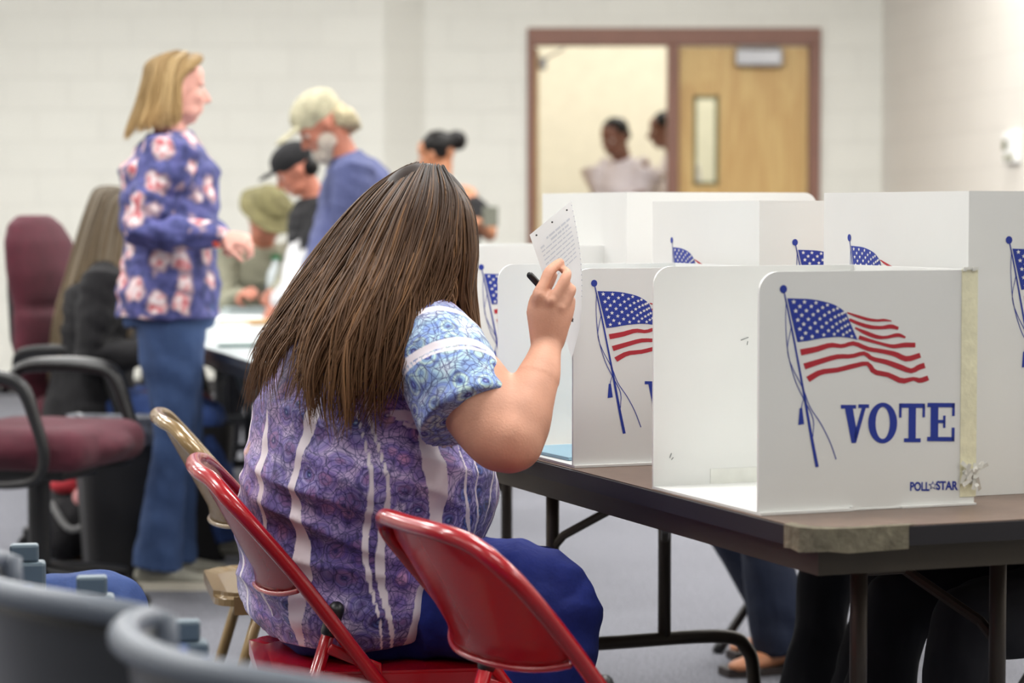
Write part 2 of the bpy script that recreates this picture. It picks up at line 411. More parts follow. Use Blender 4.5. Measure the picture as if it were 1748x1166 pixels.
# ceiling lights
LE = m_emit('lamp_diffuser', (255, 253, 248), 1.6)
def ceiling_light(x, y, E, col=(1, .99, .965), zc=3.5):
    t = empty('ceiling_light', 'recessed fluorescent ceiling light above the voting room, out of the picture', 'light', (x, y, zc), 0, 'ceiling lights')
    bm = B()
    for a in ((-.62, .62, -.32, -.29), (-.62, .62, .29, .32), (-.62, -.59, -.29, .29), (.59, .62, -.29, .29)): box(bm, a[0], a[1], a[2], a[3], -.03, 0)
    mk('frame', bm, WP, t)
    bm = B(); box(bm, -.59, .59, -.29, .29, -.02, -.008); mk('diffuser', bm, LE, t)
    L = bpy.data.lights.new('ceiling_lamp', 'AREA'); L.shape = 'RECTANGLE'; L.size = 1.15; L.size_y = .55; L.energy = E; L.color = col
    o = bpy.data.objects.new('ceiling_lamp', L); COL.objects.link(o); o.location = (x, y, zc - .06)
for y, E in ((-1.5, 8), (1.6, 26), (4.2, 56), (7.0, 62), (9.8, 68), (12.6, 74)):
    for x in (-5.2, -2.4, .4, 2.6 if y > 9 else 3.2): ceiling_light(x, y, E)
for x in (-1.0, 1.2, 3.4): ceiling_light(x, 18.0, 50, (1, .96, .88))
# ================================================================== voting tables
K0 = V((.384, 3.433, 0))
def T(t, v, z=0): return K0 + D1 * t + D2 * v + V((0, 0, z))
LAM = M('brown_laminate', (112, 92, 80), .38, var=.05, vs=30, bump=.05)
EDGE = M('black_rubber_edge', (26, 24, 30), .45, var=.03)
APR = M('bronze_steel_apron', (62, 55, 45), .5, .2, var=.05)
def rrect(x0, x1, y0, y1, r, n=6):
    out = []
    for cx, cy, a0 in ((x1 - r, y1 - r, 0), (x0 + r, y1 - r, 90), (x0 + r, y0 + r, 180), (x1 - r, y0 + r, 270)):
        for i in range(n + 1): a = rad(a0 + 90 * i / n); out.append((cx + r * math.cos(a), cy + r * math.sin(a)))
    return out
def prism(bm, pts, z0, z1, mi=0, f=None):
    f = f or (lambda x, y, z: V((x, y, z)))
    lo = [bm.verts.new(f(x, y, z0)) for x, y in pts]; hi = [bm.verts.new(f(x, y, z1)) for x, y in pts]; n = len(pts)
    fs = [bm.faces.new(lo[::-1]), bm.faces.new(hi)] + [bm.faces.new((lo[i], lo[(i + 1) % n], hi[(i + 1) % n], hi[i])) for i in range(n)]
    for q in fs: q.material_index = mi
def folding_table(label, loc, rz, L, W, lam=LAM, edge=EDGE, apr=APR, steel=DSTEEL, i0=.25, i1=.33, group=None):
    """long side along local y, legs: two H frames"""
    t = empty('folding_table', label, 'table', loc, rz, group)
    bm = B(); prism(bm, rrect(.006, W - .006, .006, L - .006, .04), .715, .740); mk('tabletop', bm, lam, t)
    bm = B(); ro = rrect(0, W, 0, L, .045); ri = rrect(.006, W - .006, .006, L - .006, .04)
    n = len(ro); a = [bm.verts.new((x, y, .712)) for x, y in ro]; b = [bm.verts.new((x, y, .7385)) for x, y in ro]; c = [bm.verts.new((x, y, .7385)) for x, y in ri]; d = [bm.verts.new((x, y, .712)) for x, y in ri]
    for i in range(n):
        j = (i + 1) % n
        for q in ((a, b), (b, c), (c, d), (d, a)): bm.faces.new((q[0][i], q[0][j], q[1][j], q[1][i]))
    mk('edge_band', bm, edge, t)
    bm = B()
    for q in ((.03, .045, .03, L - .03), (W - .045, W - .03, .03, L - .03), (.045, W - .045, .03, .045), (.045, W - .045, L - .045, L - .03)): box(bm, q[0], q[1], q[2], q[3], .672, .7148)
    mk('apron', bm, apr, t)
    for yy, s in ((i0, 1), (L - i1, -1)):
        fr_ = mk('leg_frame', B_hframe(W), steel, t, smooth=True); fr_.location = (W / 2, yy, 0)
        bm = B(); br = V((.0, s * .17, .612)) if True else 0
        for x in (-.124, .124): tube(bm, [(x, 0, .50), (x * .9, s * .03, .53), (x * .25, s * .16, .61)], .009, 8)
        tube(bm, [(0, s * .17, .60), (0, s * .42, .70)], .010, 8)
        box(bm, -.045, .045, s * .17 - .035, s * .17 + .02, .595, .628, .004)
        b2 = mk('brace', bm, steel, t, smooth=False); b2.location = (W / 2, yy, 0)
    return t
def B_hframe(W):
    bm = B(); r = .0135; h = min(.30, W / 2 - .08)
    for x in (-.124, .124): tube(bm, [(x, 0, .7145), (x, 0, .305)], r, 14, caps='flat')
    pts = [(-h - .035, 0, .0), (-h - .03, 0, .20), (-h - .012, 0, .268), (-h + .05, 0, .298), (0, 0, .300), (h - .05, 0, .298), (h + .012, 0, .268), (h + .03, 0, .20), (h + .035, 0, 0)]
    tube(bm, pts, .0145, 14, res=50, caps='flat')
    for s in (-1, 1): tube(bm, [(s * (h + .035), 0, .0), (s * (h + .035), 0, .03)], .019, 12, caps='flat')
    return bm
t1 = folding_table('brown folding table nearest the viewer, with taped corner, carrying the front voting booths', T(-.07, 0), TH, 1.91, .76, i0=.32)
t2 = folding_table('brown folding table standing end to end behind the front voting table', T(1.86, 0), TH, .97, .76, i0=.56, i1=.12)
# tape wrapped on the near corner
bm = B(); f = lambda x, y, z: V((x, y, z))
outer = [(-.003, .07), (-.003, .05), (.0, .03), (.013, .013), (.03, .0), (.06, -.003), (.155, -.003)]
a = [bm.verts.new((x, y, .708 + .002 * math.sin(i * 2.1))) for i, (x, y) in enumerate(outer)]; b = [bm.verts.new((x, y, .7412)) for x, y in outer]
c = [bm.verts.new((x + .02, y + .014, .7415)) for x, y in outer]
for i in range(len(outer) - 1):
    bm.faces.new((a[i], a[i + 1], b[i + 1], b[i])); bm.faces.new((b[i], b[i + 1], c[i + 1], c[i]))
bmesh.ops.solidify(bm, geom=bm.faces[:], thickness=.0006)
o = mk('packing_tape', bm, M('aged_packing_tape', (160, 152, 130), .3, var=.12, vs=50, bump=.8, bs=90), t1); 
# ================================================================== voting booths
def AF(cx, cy):
    f = (cx - 440) / 930
    top = 62 - 12 * f; bot = 1125 - 55 * f
    return f * .36, (cy - top) / (bot - top) * .352
STR = [[(810, 238, 5), (850, 252, 11), (900, 267, 13), (940, 272, 11), (970, 270, 11), (1003, 274, 4)],
 [(820, 268, 12), (860, 285, 15), (910, 300, 17), (960, 303, 15), (1000, 298, 19), (1033, 306, 13)],
 [(845, 304, 7), (890, 325, 17), (940, 343, 17), (980, 345, 13), (1030, 335, 17), (1064, 345, 9)],
 [(862, 345, 18), (905, 358, 15), (960, 373, 13), (1010, 384, 17), (1060, 378, 21), (1108, 378, 20)],
 [(614, 412, 27), (680, 398, 25), (740, 380, 21), (790, 384, 17), (840, 372, 19), (900, 395, 19), (960, 405, 19), (1020, 418, 22), (1070, 438, 24), (1130, 422, 22)],
 [(630, 473, 27), (700, 450, 23), (770, 430, 21), (830, 428, 18), (885, 415, 18), (920, 438, 19), (980, 452, 21), (1040, 473, 24), (1090, 490, 21), (1125, 474, 24), (1150, 466, 24)],
 [(645, 530, 27), (700, 498, 23), (770, 488, 21), (840, 470, 21), (900, 460, 19), (930, 495, 22), (990, 508, 21), (1050, 534, 24), (1100, 525, 17), (1130, 532, 22), (1166, 520, 22)]]
def art(panel, org, ux, h, ou, oz, nrm, letters=True, tilt=0):
    """flag print, VOTE and maker's lettering on the outside of a panel. org: lower left corner seen from outside"""
    ux, nrm = V(ux), V(nrm); org = V(org)
    def P(cx, cy, d=.0006):
        u, w = AF(cx, cy); return org + ux * (u + ou) + V((0, 0, h - w - oz)) + nrm * d
    bm = B()
    def poly(pts, mi=0, d=.0006):
        f = bm.faces.new([bm.verts.new(P(x, y, d)) for x, y in pts]); f.material_index = mi
    def strip(cl, mi=0, d=.0006, n=26):
        A = cr(cl, n)
        for i in range(n - 1):
            T0 = A[min(i + 1, n - 1)][:2] - A[max(i - 1, 0)][:2]; T1 = A[min(i + 2, n - 1)][:2] - A[i][:2]
            q = []
            for a, tt in ((A[i], T0), (A[i + 1], T1)):
                l = math.hypot(*tt) or 1; nx, ny = -tt[1] / l, tt[0] / l; r = a[2] / 2
                q.append(((a[0] + nx * r, a[1] + ny * r), (a[0] - nx * r, a[1] - ny * r)))
            poly([q[0][0], q[1][0], q[1][1], q[0][1]], mi, d)
    poly([(540 + 15 * math.cos(a * PI / 10), 137 + 18 * math.sin(a * PI / 10)) for a in range(20)])
    strip([(543, 150, 5), (580, 330, 7), (625, 570, 9), (660, 770, 12), (687, 912, 14)])
    strip([(552, 185, 3), (550, 280, 3), (560, 410, 3.5), (590, 530, 3.5), (628, 615, 4), (668, 700, 4), (668, 780, 3)])
    strip([(574, 300, 3), (558, 400, 3), (580, 480, 3.5), (625, 570, 4), (655, 650, 4), (700, 720, 4), (740, 800, 4), (768, 878, 4)])
    strip([(630, 610, 3), (622, 635, 3), (618, 655, 4)]); poly([(611, 655), (622, 655), (631, 725), (606, 729)])
    top = cr([(556, 177), (600, 178), (650, 180), (700, 188), (750, 202), (785, 222), (806, 240)], 20)
    bot = cr([(600, 367), (640, 362), (690, 352), (740, 346), (780, 344), (820, 348), (856, 356)], 20)
    for i in range(19):
        for j in range(6):
            def S(ii, jj): f = jj / 6; return tuple(top[ii] * (1 - f) + bot[ii] * f)
            poly([S(i, j), S(i + 1, j), S(i + 1, j + 1), S(i, j + 1)])
    for s in STR: strip(s, 1)
    T_ = cr(top, 200); B_ = cr(bot, 200)
    for r in range(9):
        n = 6 if r % 2 == 0 else 5
        for c in range(n):
            a = (c + (.5 if n == 6 else 1.0)) / 6.0 * .97 + .01; f = (r + .75) / 9.5
            i = int(a * 199); q = T_[i] * (1 - f) + B_[i] * f
            rr = 11.5 * (1 - .25 * a); pts = []
            for k in range(10):
                R = rr if k % 2 == 0 else rr * .42; an = -PI / 2 + k * PI / 5
                pts.append((q[0] + R * math.cos(an) * .95, q[1] + R * math.sin(an)))
            poly(pts, 2, .0011)
    mk('flag_print', bm, [BLUE, RED, STAR], panel)
    if not letters: return
    bm = B()
    rc = lambda x0, x1, y0, y1: poly([(x0, y0), (x1, y0), (x1, y1), (x0, y1)])
    rc(786, 852, 640, 656); rc(862, 908, 637, 653)
    poly([(804, 655), (838, 654), (858, 765), (852, 806), (834, 807)]); poly([(877, 652), (894, 652), (853, 806), (843, 778)])
    for i in range(36):
        a, b = i * PI / 18, (i + 1) * PI / 18
        poly([(968 + 63 * math.cos(a), 718 + 89 * math.sin(a)), (968 + 63 * math.cos(b), 718 + 89 * math.sin(b)), (968 + 31 * math.cos(b), 718 + 70 * math.sin(b)), (968 + 31 * math.cos(a), 718 + 70 * math.sin(a))])
    rc(1039, 1153, 632, 651); rc(1039, 1050, 632, 694); rc(1142, 1153, 632, 692); rc(1081, 1113, 650, 786); rc(1061, 1135, 784, 801)
    rc(1163, 1285, 629, 648); rc(1163, 1285, 777, 796); rc(1178, 1212, 645, 780); rc(1273, 1285, 629, 686); rc(1272, 1285, 736, 796); rc(1212, 1242, 703, 717); rc(1233, 1244, 684, 738)
    mk('vote_lettering', bm, BLUE, panel)
    # maker's line, outlined capitals with a star between the words
    bm = B()
    def word(s, x0, x1, y0, y1):
        cu = bpy.data.curves.new('t', 'FONT'); cu.body = s; cu.size = 1; cu.offset = .035
        ob = bpy.data.objects.new('t', cu); COL.objects.link(ob); dg = bpy.context.evaluated_depsgraph_get(); dg.update()
        me = bpy.data.meshes.new_from_object(ob.evaluated_get(dg)); bpy.data.objects.remove(ob); bpy.data.curves.remove(cu)
        xs = [v.co.x for v in me.vertices]; ys = [v.co.y for v in me.vertices]; ax, bx, ay, by = min(xs), max(xs), min(ys), max(ys)
        vv = [bm.verts.new(P(x0 + (v.co.x - ax) / (bx - ax) * (x1 - x0) , y1 - (v.co.y - ay) / (by - ay) * (y1 - y0))) for v in me.vertices]
        for p in me.polygons:
            try: bm.faces.new([vv[i] for i in p.vertices])
            except ValueError: pass
        bpy.data.meshes.remove(me)
    word('POLL', 1090, 1176, 974, 1014); word('STAR', 1205, 1302, 969, 1009)
    def star(cx, cy, R, mi, d):
        poly([(cx + (R if k % 2 == 0 else R * .42) * math.cos(-PI / 2 + k * PI / 5), cy + (R if k % 2 == 0 else R * .42) * math.sin(-PI / 2 + k * PI / 5)) for k in range(10)], mi, d)
    star(1190, 990, 21, 0, .0006); star(1190, 990, 13, 1, .0011)
    mk('maker_lettering', bm, [BLUE, STAR], panel)
def side_outline(D, h, r=.03):
    pts = [(0, 0), (D, 0), (D, h)]
    for i in range(8): a = rad(90 + 90 * i / 7); pts.append((r + r * math.cos(a), h - r + r * math.sin(a)))
    return pts
def booth(label, O, rz, D, W, h, ou=0, oz=0, art_sides=('near', 'back'), group='voting booths', ouB=.0, floor=True):
    t = empty('voting_booth', label, 'voting booth', O, rz, group)
    th = .0045
    def side(y, nm='side_panel'):
        bm = B(); prism(bm, side_outline(D, h), y, y + th, 0, lambda x, z, yy: V((x, yy, z))); return mk(nm, bm, WHITEB, t)
    near = side(0); far = side(W - th)
    bm = B(); box(bm, D - th, D, th, W - th, 0, h); back = mk('back_panel', bm, WHITEB, t)
    bm = B(); box(bm, .0, D - th, th, W - th, 0, .004); mk('floor_panel', bm, WHITEB, t)
    # bottom flange folded outwards with its tab notches
    bm = B(); box(bm, .0, .15, -.008, 0, 0, .004); box(bm, .15, .155, -.006, 0, 0, .006); box(bm, .155, .235, -.002, 0, 0, .002); box(bm, .235, D, -.007, 0, .0, .003); mk('flange', bm, WHITEB, t)
    if 'near' in art_sides: art(near, (0, 0, 0), (1, 0, 0), h, ou, oz, (0, -1, 0))
    if 'far' in art_sides: art(far, (D, W, 0), (-1, 0, 0), h, ou, oz, (0, 1, 0))
    if 'back' in art_sides: art(back, (D, 0, 0), (0, 1, 0), h, ouB, oz, (1, 0, 0))
    return t
ZT = .7405
def tp(t, v): p = T(t, v); return (p.x, p.y, ZT)
A = V((.356, 3.54, ZT))
b1 = booth('low white voting booth at the near table corner showing the whole flag and VOTE', A, rad(21.5), .362, .366, .352, 0, 0, ('near', 'far', 'back'))
# tape on the back edge of the front booth, and the scuffs inside it
bm = B(); rng = random.Random(3)
box(bm, .337, .3645, -.0012, -.0002, .012, .353); box(bm, .3622, .3637, -.001, .02, .012, .353)
mk('masking_tape', bm, TAPE, b1)
bm = B()
for i in range(16):
    z = .03 + rng.random() * .03; x = .335 + rng.random() * .03; an = rng.random() * 3
    w_ = .007 + rng.random() * .008
    mt = Matrix.Translation((x + rng.random() * .01, -.0035 - rng.random() * .004, z)) @ Matrix.Rotation(an, 4, 'Y') @ Matrix.Rotation(rng.random() - .5, 4, 'Z')
    box(bm, -w_, w_, -.0003, .0003, -.003, .003, mtx=mt)
mk('tape_shred', bm, M('torn_clear_tape', (226, 226, 218), .5, var=.05, vs=80), b1); bm = B()
for i in range(5): box(bm, .338 + i * .005, .343 + i * .005, -.003 - rng.random() * .003, .0, .350 + rng.random() * .003, .356)
mk('tape_shred', bm, M('torn_clear_tape', (226, 226, 218), .5, var=.05, vs=80), b1)
bm = B()
for i, (x, z, l, a) in enumerate(((.16, .235, .014, .3), (.165, .228, .006, 1.4), (.03, .052, .008, 1.2), (.033, .047, .005, .8))):
    box(bm, -l / 2, l / 2, .3605, .3612, -.0005, .0005, mtx=Matrix.Translation((x, 0, z)) @ Matrix.Rotation(-a, 4, 'Y'))
mk('scuff_mark', bm, M('grey_scuff', (120, 124, 124), .6, var=.1), b1)
bm = B(); box(bm, .10, .24, .3603, .3612, .004, .028); mk('clear_tape', bm, M('yellowed_clear_tape', (230, 231, 224), .35, var=.02, vs=40), b1)
A2 = at(978, 800, 4.20); A2.z = ZT
b2 = booth('low white voting booth before the seated woman, V of its lettering showing', A2, TH, .362, .366, .341, 0, 0, ('near', 'far', 'back'))
A3 = at(797, 718, 5.06); A3.z = ZT
b3 = booth('white voting booth farthest along the table edge, beside the seated woman\'s dark hair', A3, TH, .40, .366, .367, -.007, .018, ('near', 'far', 'back'))
def tall(label, Cc, h, D=.44, W=.466):
    O = V(Cc) + D2 * D + D1 * W; O.z = ZT
    return booth(label, O, TH + PI, D, W, h, .033, .05, ('near', 'far', 'back'), ouB=.052)
tall('tall white voting booth behind the front one, cut by the right picture edge', (.70, 3.775, 0), .470)
tall('tall white voting booth in the middle of the far row of three', (.445, 4.43, 0), .458)
tall('tall white voting booth at the far end below the doorway, plain where it shows', (.235, 5.06, 0), .478)
# folder and papers inside the second booth
bm = B(); box(bm, 0, .30, 0, .22, 0, .006, .001); o = mk('folder', bm, M('pale_blue_folder', (146, 182, 200), .5, var=.03), None)
p = A2 + D2 * .02 + D1 * .07; o.location = (p.x, p.y, ZT + .0045); o.rotation_euler = (0, 0, TH + .05)
setp(o, 'thin pale blue folder lying in the booth before the seated woman', 'folder')
# ================================================================== folding chairs
def folding_chair(label, loc, rz, mat, group=None, sc=1, cap=BLACKP):
    t = empty('folding_chair', label, 'chair', loc, rz, group); t.scale = (sc, sc, sc)
    X = lambda z: -.30 + (.765 - z) * .745
    r = .0125; hw = .215
    bm = B()
    pts = [(X(.0), -hw, .0), (X(.2), -hw, .2), (X(.44), -hw, .44), (X(.60), -hw, .60), (X(.69) - .008, -hw, .69), (X(.735) - .015, -hw + .018, .735), (X(.762) - .020, -hw + .06, .762), (X(.772) - .033, -.10, .772), (X(.773) - .038, 0, .773)]
    pts = pts + [(x, -y, z) for x, y, z in pts[:-1][::-1]]
    rr = [(.0125, .0125)] * 4 + [(.013, .013), (.014, .012), (.014, .012), (.014, .012), (.014, .012)]; rr = rr + rr[:-1][::-1]
    tube(bm, pts, rr, 12, ref=(1, 0, .7), res=90, caps='flat'); mk('frame', bm, mat, t, smooth=True)
    # backrest: curved sheet with flared lower lip
    bm = B(); nu, nv = 22, 14; g = []
    for j in range(nv + 1):
        f = j / nv; z = .768 - f * .185; row = []
        w_ = hw - .004 - (.015 if j == nv else 0) - (0 if f > .2 else (.2 - f) * .25 * 1)
        for i in range(nu + 1):
            s = -1 + 2 * i / nu; bow = (1 - s * s) * (.034 + .026 * f)
            lip = max(0, f - .88) * .10
            row.append(bm.verts.new((X(z) - bow - lip - .004, s * w_, z - (1 - abs(s) ** 4) * .018 * f)))
        g.append(row)
    for j in range(nv):
        for i in range(nu): bm.faces.new((g[j][i], g[j][i + 1], g[j + 1][i + 1], g[j + 1][i]))
    bmesh.ops.solidify(bm, geom=bm.faces[:], thickness=.0025); br = mk('backrest', bm, mat, t, smooth=True)
    bm = B(); e = [V(v) for v in []]; pp = []
    for i in range(nu + 1):
        s = -1 + 2 * i / nu; z = .583; pp.append(V((X(z) - (1 - s * s) * .06 - .017, s * (hw - .012), z - (1 - abs(s) ** 4) * .018)))
    tube(bm, pp, .0045, 8); mk('lip', bm, mat, br, smooth=True)
    # seat pan with rolled rim
    bm = B(); prism(bm, rrect(-.245, .20, -.195, .195, .06), .420, .445)
    es = [e for e in bm.edges if all(abs(v.co.z - .445) < 1e-5 for v in e.verts)]
    bmesh.ops.bevel(bm, geom=es, offset=.012, segments=3, affect='EDGES')
    for f in list(bm.faces):
        if len(f.verts) > 20 and f.normal.z > .5:
            r_ = bmesh.ops.inset_individual(bm, faces=[f], thickness=.03); bmesh.ops.translate(bm, verts=f.verts, vec=(0, 0, -.006))
    mk('seat', bm, mat, t, smooth=False)
    bm = B()
    for s in (-1, 1): bm = B(); box(bm, -.21, .17, s * .1985 - .0015, s * .1985 + .0015, .405, .44); mk('side_rail', bm, mat, t)
    for s in (-1, 1):
        y = s * (hw - .028)
        bm = B(); tube(bm, [(-.125, y, .525), (-.20, y, .28), (-.285, y, .0)], [(.0115, .015)] * 3, 12, ref=(1, 0, 0), caps='flat'); lg = mk('rear_leg', bm, mat, t, smooth=True)
        bm = B(); tube(bm, [(-.117, y, .548), (-.129, y, .512)], [(.014, .017)] * 2, 12, ref=(1, 0, 0)); mk('cap', bm, cap, lg, smooth=True)
        bm = B(); tube(bm, [(-.128, y + s * .016, .485), (-.05, y + s * .016, .452), (X(.43), y + s * .014, .425)], [(.004, .010)] * 3, 10, ref=(0, 1, 0)); mk('brace', bm, mat, t, smooth=True)
        bm = B(); tube(bm, [(X(.0), s * hw, .0), (X(.035), s * hw, .035)], .0155, 12, caps='flat'); mk('foot_cap', bm, cap, t, smooth=True)
    bm = B(); tube(bm, [(X(.17), -hw, .17), (X(.17), hw, .17)], .008, 10); mk('crossbar', bm, mat, t, smooth=True)
    bm = B(); tube(bm, [(-.243, -.187, .14), (-.243, .187, .14)], .008, 10); mk('crossbar', bm, mat, t, smooth=True)
    return t
c1 = folding_chair('glossy red metal folding chair the dark-haired woman sits on', (-.200, 4.15, 0), rad(9), REDM, 'red folding chairs', .978)
c2 = folding_chair('empty glossy red metal folding chair nearest the viewer', (.150, 3.60, 0), rad(26), REDM, 'red folding chairs', .955)
c3 = folding_chair('tan metal folding chair behind the red one, beside the standing woman\'s legs', (-.365, 4.92, 0), rad(11), TANM)
# chairs on the far side of the table
DK = M('dark_bronze_enamel', (40, 36, 34), .4, .2, var=.05)
for lab, tt, vv, a in (('dark folding chair under the voting table at the right, by the picture edge', .66, 1.08, 180), ('dark folding chair behind the table, under the person in the middle', 1.32, 1.20, 180), ('dark folding chair farthest behind the table, under the person in sandals', 2.60, 1.52, 178)):
    p = T(tt, vv); folding_chair(lab, (p.x, p.y, 0), TH + rad(a), DK, 'dark folding chairs')
# ================================================================== office chairs
MAR = M('maroon_upholstery', (74, 18, 34), .85, var=.07, vs=30, sheen=.05, bump=.15, bs=300)
def office_chair(label, loc, rz, sc=1.0):
    t = empty('office_chair', label, 'chair', loc, rz, 'maroon office chairs'); t.scale = (sc,) * 3
    bm = B(); ell(bm, (-.0, 0, .47), (.27, .27, .075)); box(bm, -.22, .24, -.24, .24, .41, .53, .05); me = fuse(bm, .012, 8); mk('seat', me, MAR, t)
    bm = B()
    secs = []
    for z, w_, d, x in ((.50, .17, .045, -.235), (.58, .215, .055, -.25), (.68, .225, .06, -.262), (.78, .205, .055, -.275), (.805, .195, .035, -.285), (.83, .19, .055, -.29), (.92, .20, .062, -.30), (1.02, .19, .058, -.315), (1.08, .15, .045, -.33), (1.11, .09, .03, -.335)):
        secs.append(((x, 0, z), V((d, 0, 0)), V((0, w_, 0))))
    rings_h(bm, secs, 28); me = fuse(bm, .011, 3); mk('backrest', me, MAR, t)
    bm = B(); rings_h(bm, [((x - .03 + (.0 if z > .4 else .06), 0, z), V((d, 0, 0)), V((0, w_, 0))) for z, w_, d, x in ((.40, .04, .02, -.24), (.52, .13, .04, -.25), (.70, .17, .05, -.28), (.86, .15, .04, -.305), (.98, .13, .03, -.32))], 20); mk('back_shell', bm, BLACKP, t, smooth=True)
    for s in (-1, 1):
        bm = B(); y = s * .285
        pts = [(-.24, y * .9, .60), (-.20, y, .66), (-.10, y, .675), (.04, y, .672), (.10, y, .645), (.135, y, .56), (.16, y, .47), (.14, y, .405), (.06, y * .95, .385), (-.08, y * .8, .38)]
        rr = [(.014, .014), (.018, .024), (.02, .03), (.02, .03), (.02, .026), (.017, .022), (.016, .018), (.014, .016), (.012, .016), (.012, .016)]
        tube(bm, pts, rr, 12, ref=(0, 1, 0) if False else None, res=50); mk('armrest', bm, BLACKP, t, smooth=True)
    bm = B(); box(bm, -.13, .13, -.11, .11, .375, .415, .01); tube(bm, [(0, 0, .38), (0, 0, .10)], .032, 16); mk('column', bm, BLACKP, t)
    bm = B()
    for k in range(5):
        a = rad(-5 + 72 * k); c, s_ = math.cos(a), math.sin(a)
        tube(bm, [(0, 0, .11), (.16 * c, .16 * s_, .10), (.31 * c, .31 * s_, .075)], [(.03, .022), (.024, .018), (.018, .014)], 10, ref=(-s_, c, 0))
    bs = mk('star_base', bm, BLACKP, t, smooth=True)
    for k in range(5):
        a = rad(-5 + 72 * k); c, s_ = math.cos(a), math.sin(a); bm = B()
        for w_ in (-1, 1):
            q = V((.315 * c, .315 * s_, .03)); ax = V((-s_, c, 0))
            tube(bm, [q + ax * (w_ * .006), q + ax * (w_ * .026)], .029, 16, caps='flat')
        tube(bm, [(.315 * c, .315 * s_, .03), (.315 * c, .315 * s_, .075)], .012, 8)
        mk('caster', bm, BLACKP, bs, smooth=False)
    return t
office_chair('maroon office chair at the left picture edge, nearest of the two, with black loop arms', (-1.40, 7.25, 0), rad(-16), 1.05)
office_chair('maroon office chair the grey-haired woman sits on, behind the nearer one', (-1.35, 8.50, 0), rad(-22), 1.05)
# ================================================================== waste bin, bags, boxes on the floor
BIN = M('black_bin_plastic', (26, 25, 27), .55, var=.05)
def bin_(label, px, Y, r0, r1, h, liner):
    p = at(px, 600, Y); t = empty('waste_bin', label, 'waste bin', (p.x, Y, 0), .3)
    bm = B(); pts = lambda r: rrect(-r, r, -r * .8, r * .8, r * .3)
    a = [bm.verts.new((x, y, 0)) for x, y in pts(r0)]; b = [bm.verts.new((x, y, h)) for x, y in pts(r1)]; c = [bm.verts.new((x, y, h)) for x, y in pts(r1 - .012)]; d = [bm.verts.new((x, y, .02)) for x, y in pts(r0 - .012)]
    n = len(a)
    for i in range(n):
        j = (i + 1) % n
        for u, v in ((a, b), (b, c), (c, d)): bm.faces.new((u[i], u[j], v[j], v[i]))
    bm.faces.new(a[::-1]); bm.faces.new(d); mk('bin_body', bm, BIN, t)
    if liner:
        bm = B(); n = 60; rows = []
        rg = random.Random(5)
        base = rrect(-1, 1, -.8, .8, .3, 14)
        for k, (rr, z) in enumerate(((r1 + .006, h - .07), (r1 + .012, h - .02), (r1 + .014, h + .012), (r1 - .01, h + .014), (r1 - .03, h - .04))):
            rows.append([bm.verts.new((x * rr + (rg.random() - .5) * .008, y * rr + (rg.random() - .5) * .008, z + (rg.random() - .5) * .022)) for x, y in base])
        for r_, s_ in zip(rows, rows[1:]):
            for i in range(len(base)): j = (i + 1) % len(base); bm.faces.new((r_[i], r_[j], s_[j], s_[i]))
        mk('bin_liner', bm, M('shiny_bin_liner', (120, 122, 128), .25, var=.25, vs=50, bump=.8, bs=50), t)
bin_('tall black waste bin with a shiny liner beside the maroon chair', 208, 7.95, .12, .155, .50, True)
bin_('black bin without liner behind the standing woman\'s jeans', 322, 8.3, .11, .14, .46, False)
BAGB = M('black_bag_fabric', (24, 22, 26), .8, var=.1, bump=.3)
p = at(120, 880, 8.0); t = empty('backpack', 'black backpack with red and pink bits lying under the maroon chairs', 'backpack', (p.x, 8.3, 0))
bm = B(); ell(bm, (0, 0, .14), (.17, .12, .14)); ell(bm, (-.07, -.05, .11), (.11, .09, .11)); ell(bm, (.08, .0, .1), (.12, .1, .1)); mk('bag_body', fuse(bm, .01, 4, disp=folds(.012, 12, 12)), BAGB, t)
bm = B(); ell(bm, (-.06, -.07, .26), (.05, .04, .03)); mk('red_patch', bm, M('red_cloth', (170, 40, 50), .8), t, smooth=True)
bm = B(); ell(bm, (.0, -.09, .22), (.03, .03, .035)); mk('pink_patch', bm, M('pink_cloth', (214, 150, 150), .8), t, smooth=True)
bm = B(); tube(bm, [(-.1, -.1, .2), (-.02, -.16, .12), (.08, -.14, .17), (.12, -.08, .12)], .012, 8, res=16); mk('strap', bm, M('grey_strap', (120, 120, 120), .8), t, smooth=True)
bm = B(); prism(bm, [(-.09, -.05), (.09, -.05), (.09, .05), (-.09, .05)], 0, .34); p = at(163, 850, 8.25)
o = mk('paper_bag', bm, M('brown_kraft_paper', (118, 84, 46), .8, var=.1, bump=.5, bs=20), None, loc=(p.x, 8.35, 0), rz=.3); setp(o, 'brown paper bag standing by the waste bin', 'bag')
# ================================================================== registration tables at the left
TW = M('white_laminate', (182, 190, 192), .4, var=.02)
DG = M('dark_grey_steel', (44, 46, 50), .45, .2, var=.04)
a18 = rad(17); E1 = V((-math.sin(a18), math.cos(a18), 0)); E2 = V((math.cos(a18), math.sin(a18), 0))
R0 = V((-.72, 7.02, 0))
rt = folding_table('white-topped registration table at the left, its near end behind the seated woman\'s hair', R0, a18, 1.83, .76, TW, DG, DG, DG, group='registration tables')
rt2 = folding_table('white-topped registration table farther back, under the leaning men', R0 + E1 * 1.85, a18, 1.83, .76, TW, DG, DG, DG, group='registration tables')
rt3 = folding_table('farthest white-topped registration table before the person in the olive hat', R0 + E1 * 3.70, a18, 1.2, .76, TW, DG, DG, DG, group='registration tables')
bm = B(); q = [(.03, .52, .705), (.03, .64, .705), (.16, .42, .26), (.16, .30, .26)]
f = bm.faces.new([bm.verts.new(V(v)) for v in q]); bmesh.ops.solidify(bm, geom=bm.faces[:], thickness=.02); mk('slanted_brace', bm, M('grey_green_steel', (78, 86, 86), .5, .1), rt)
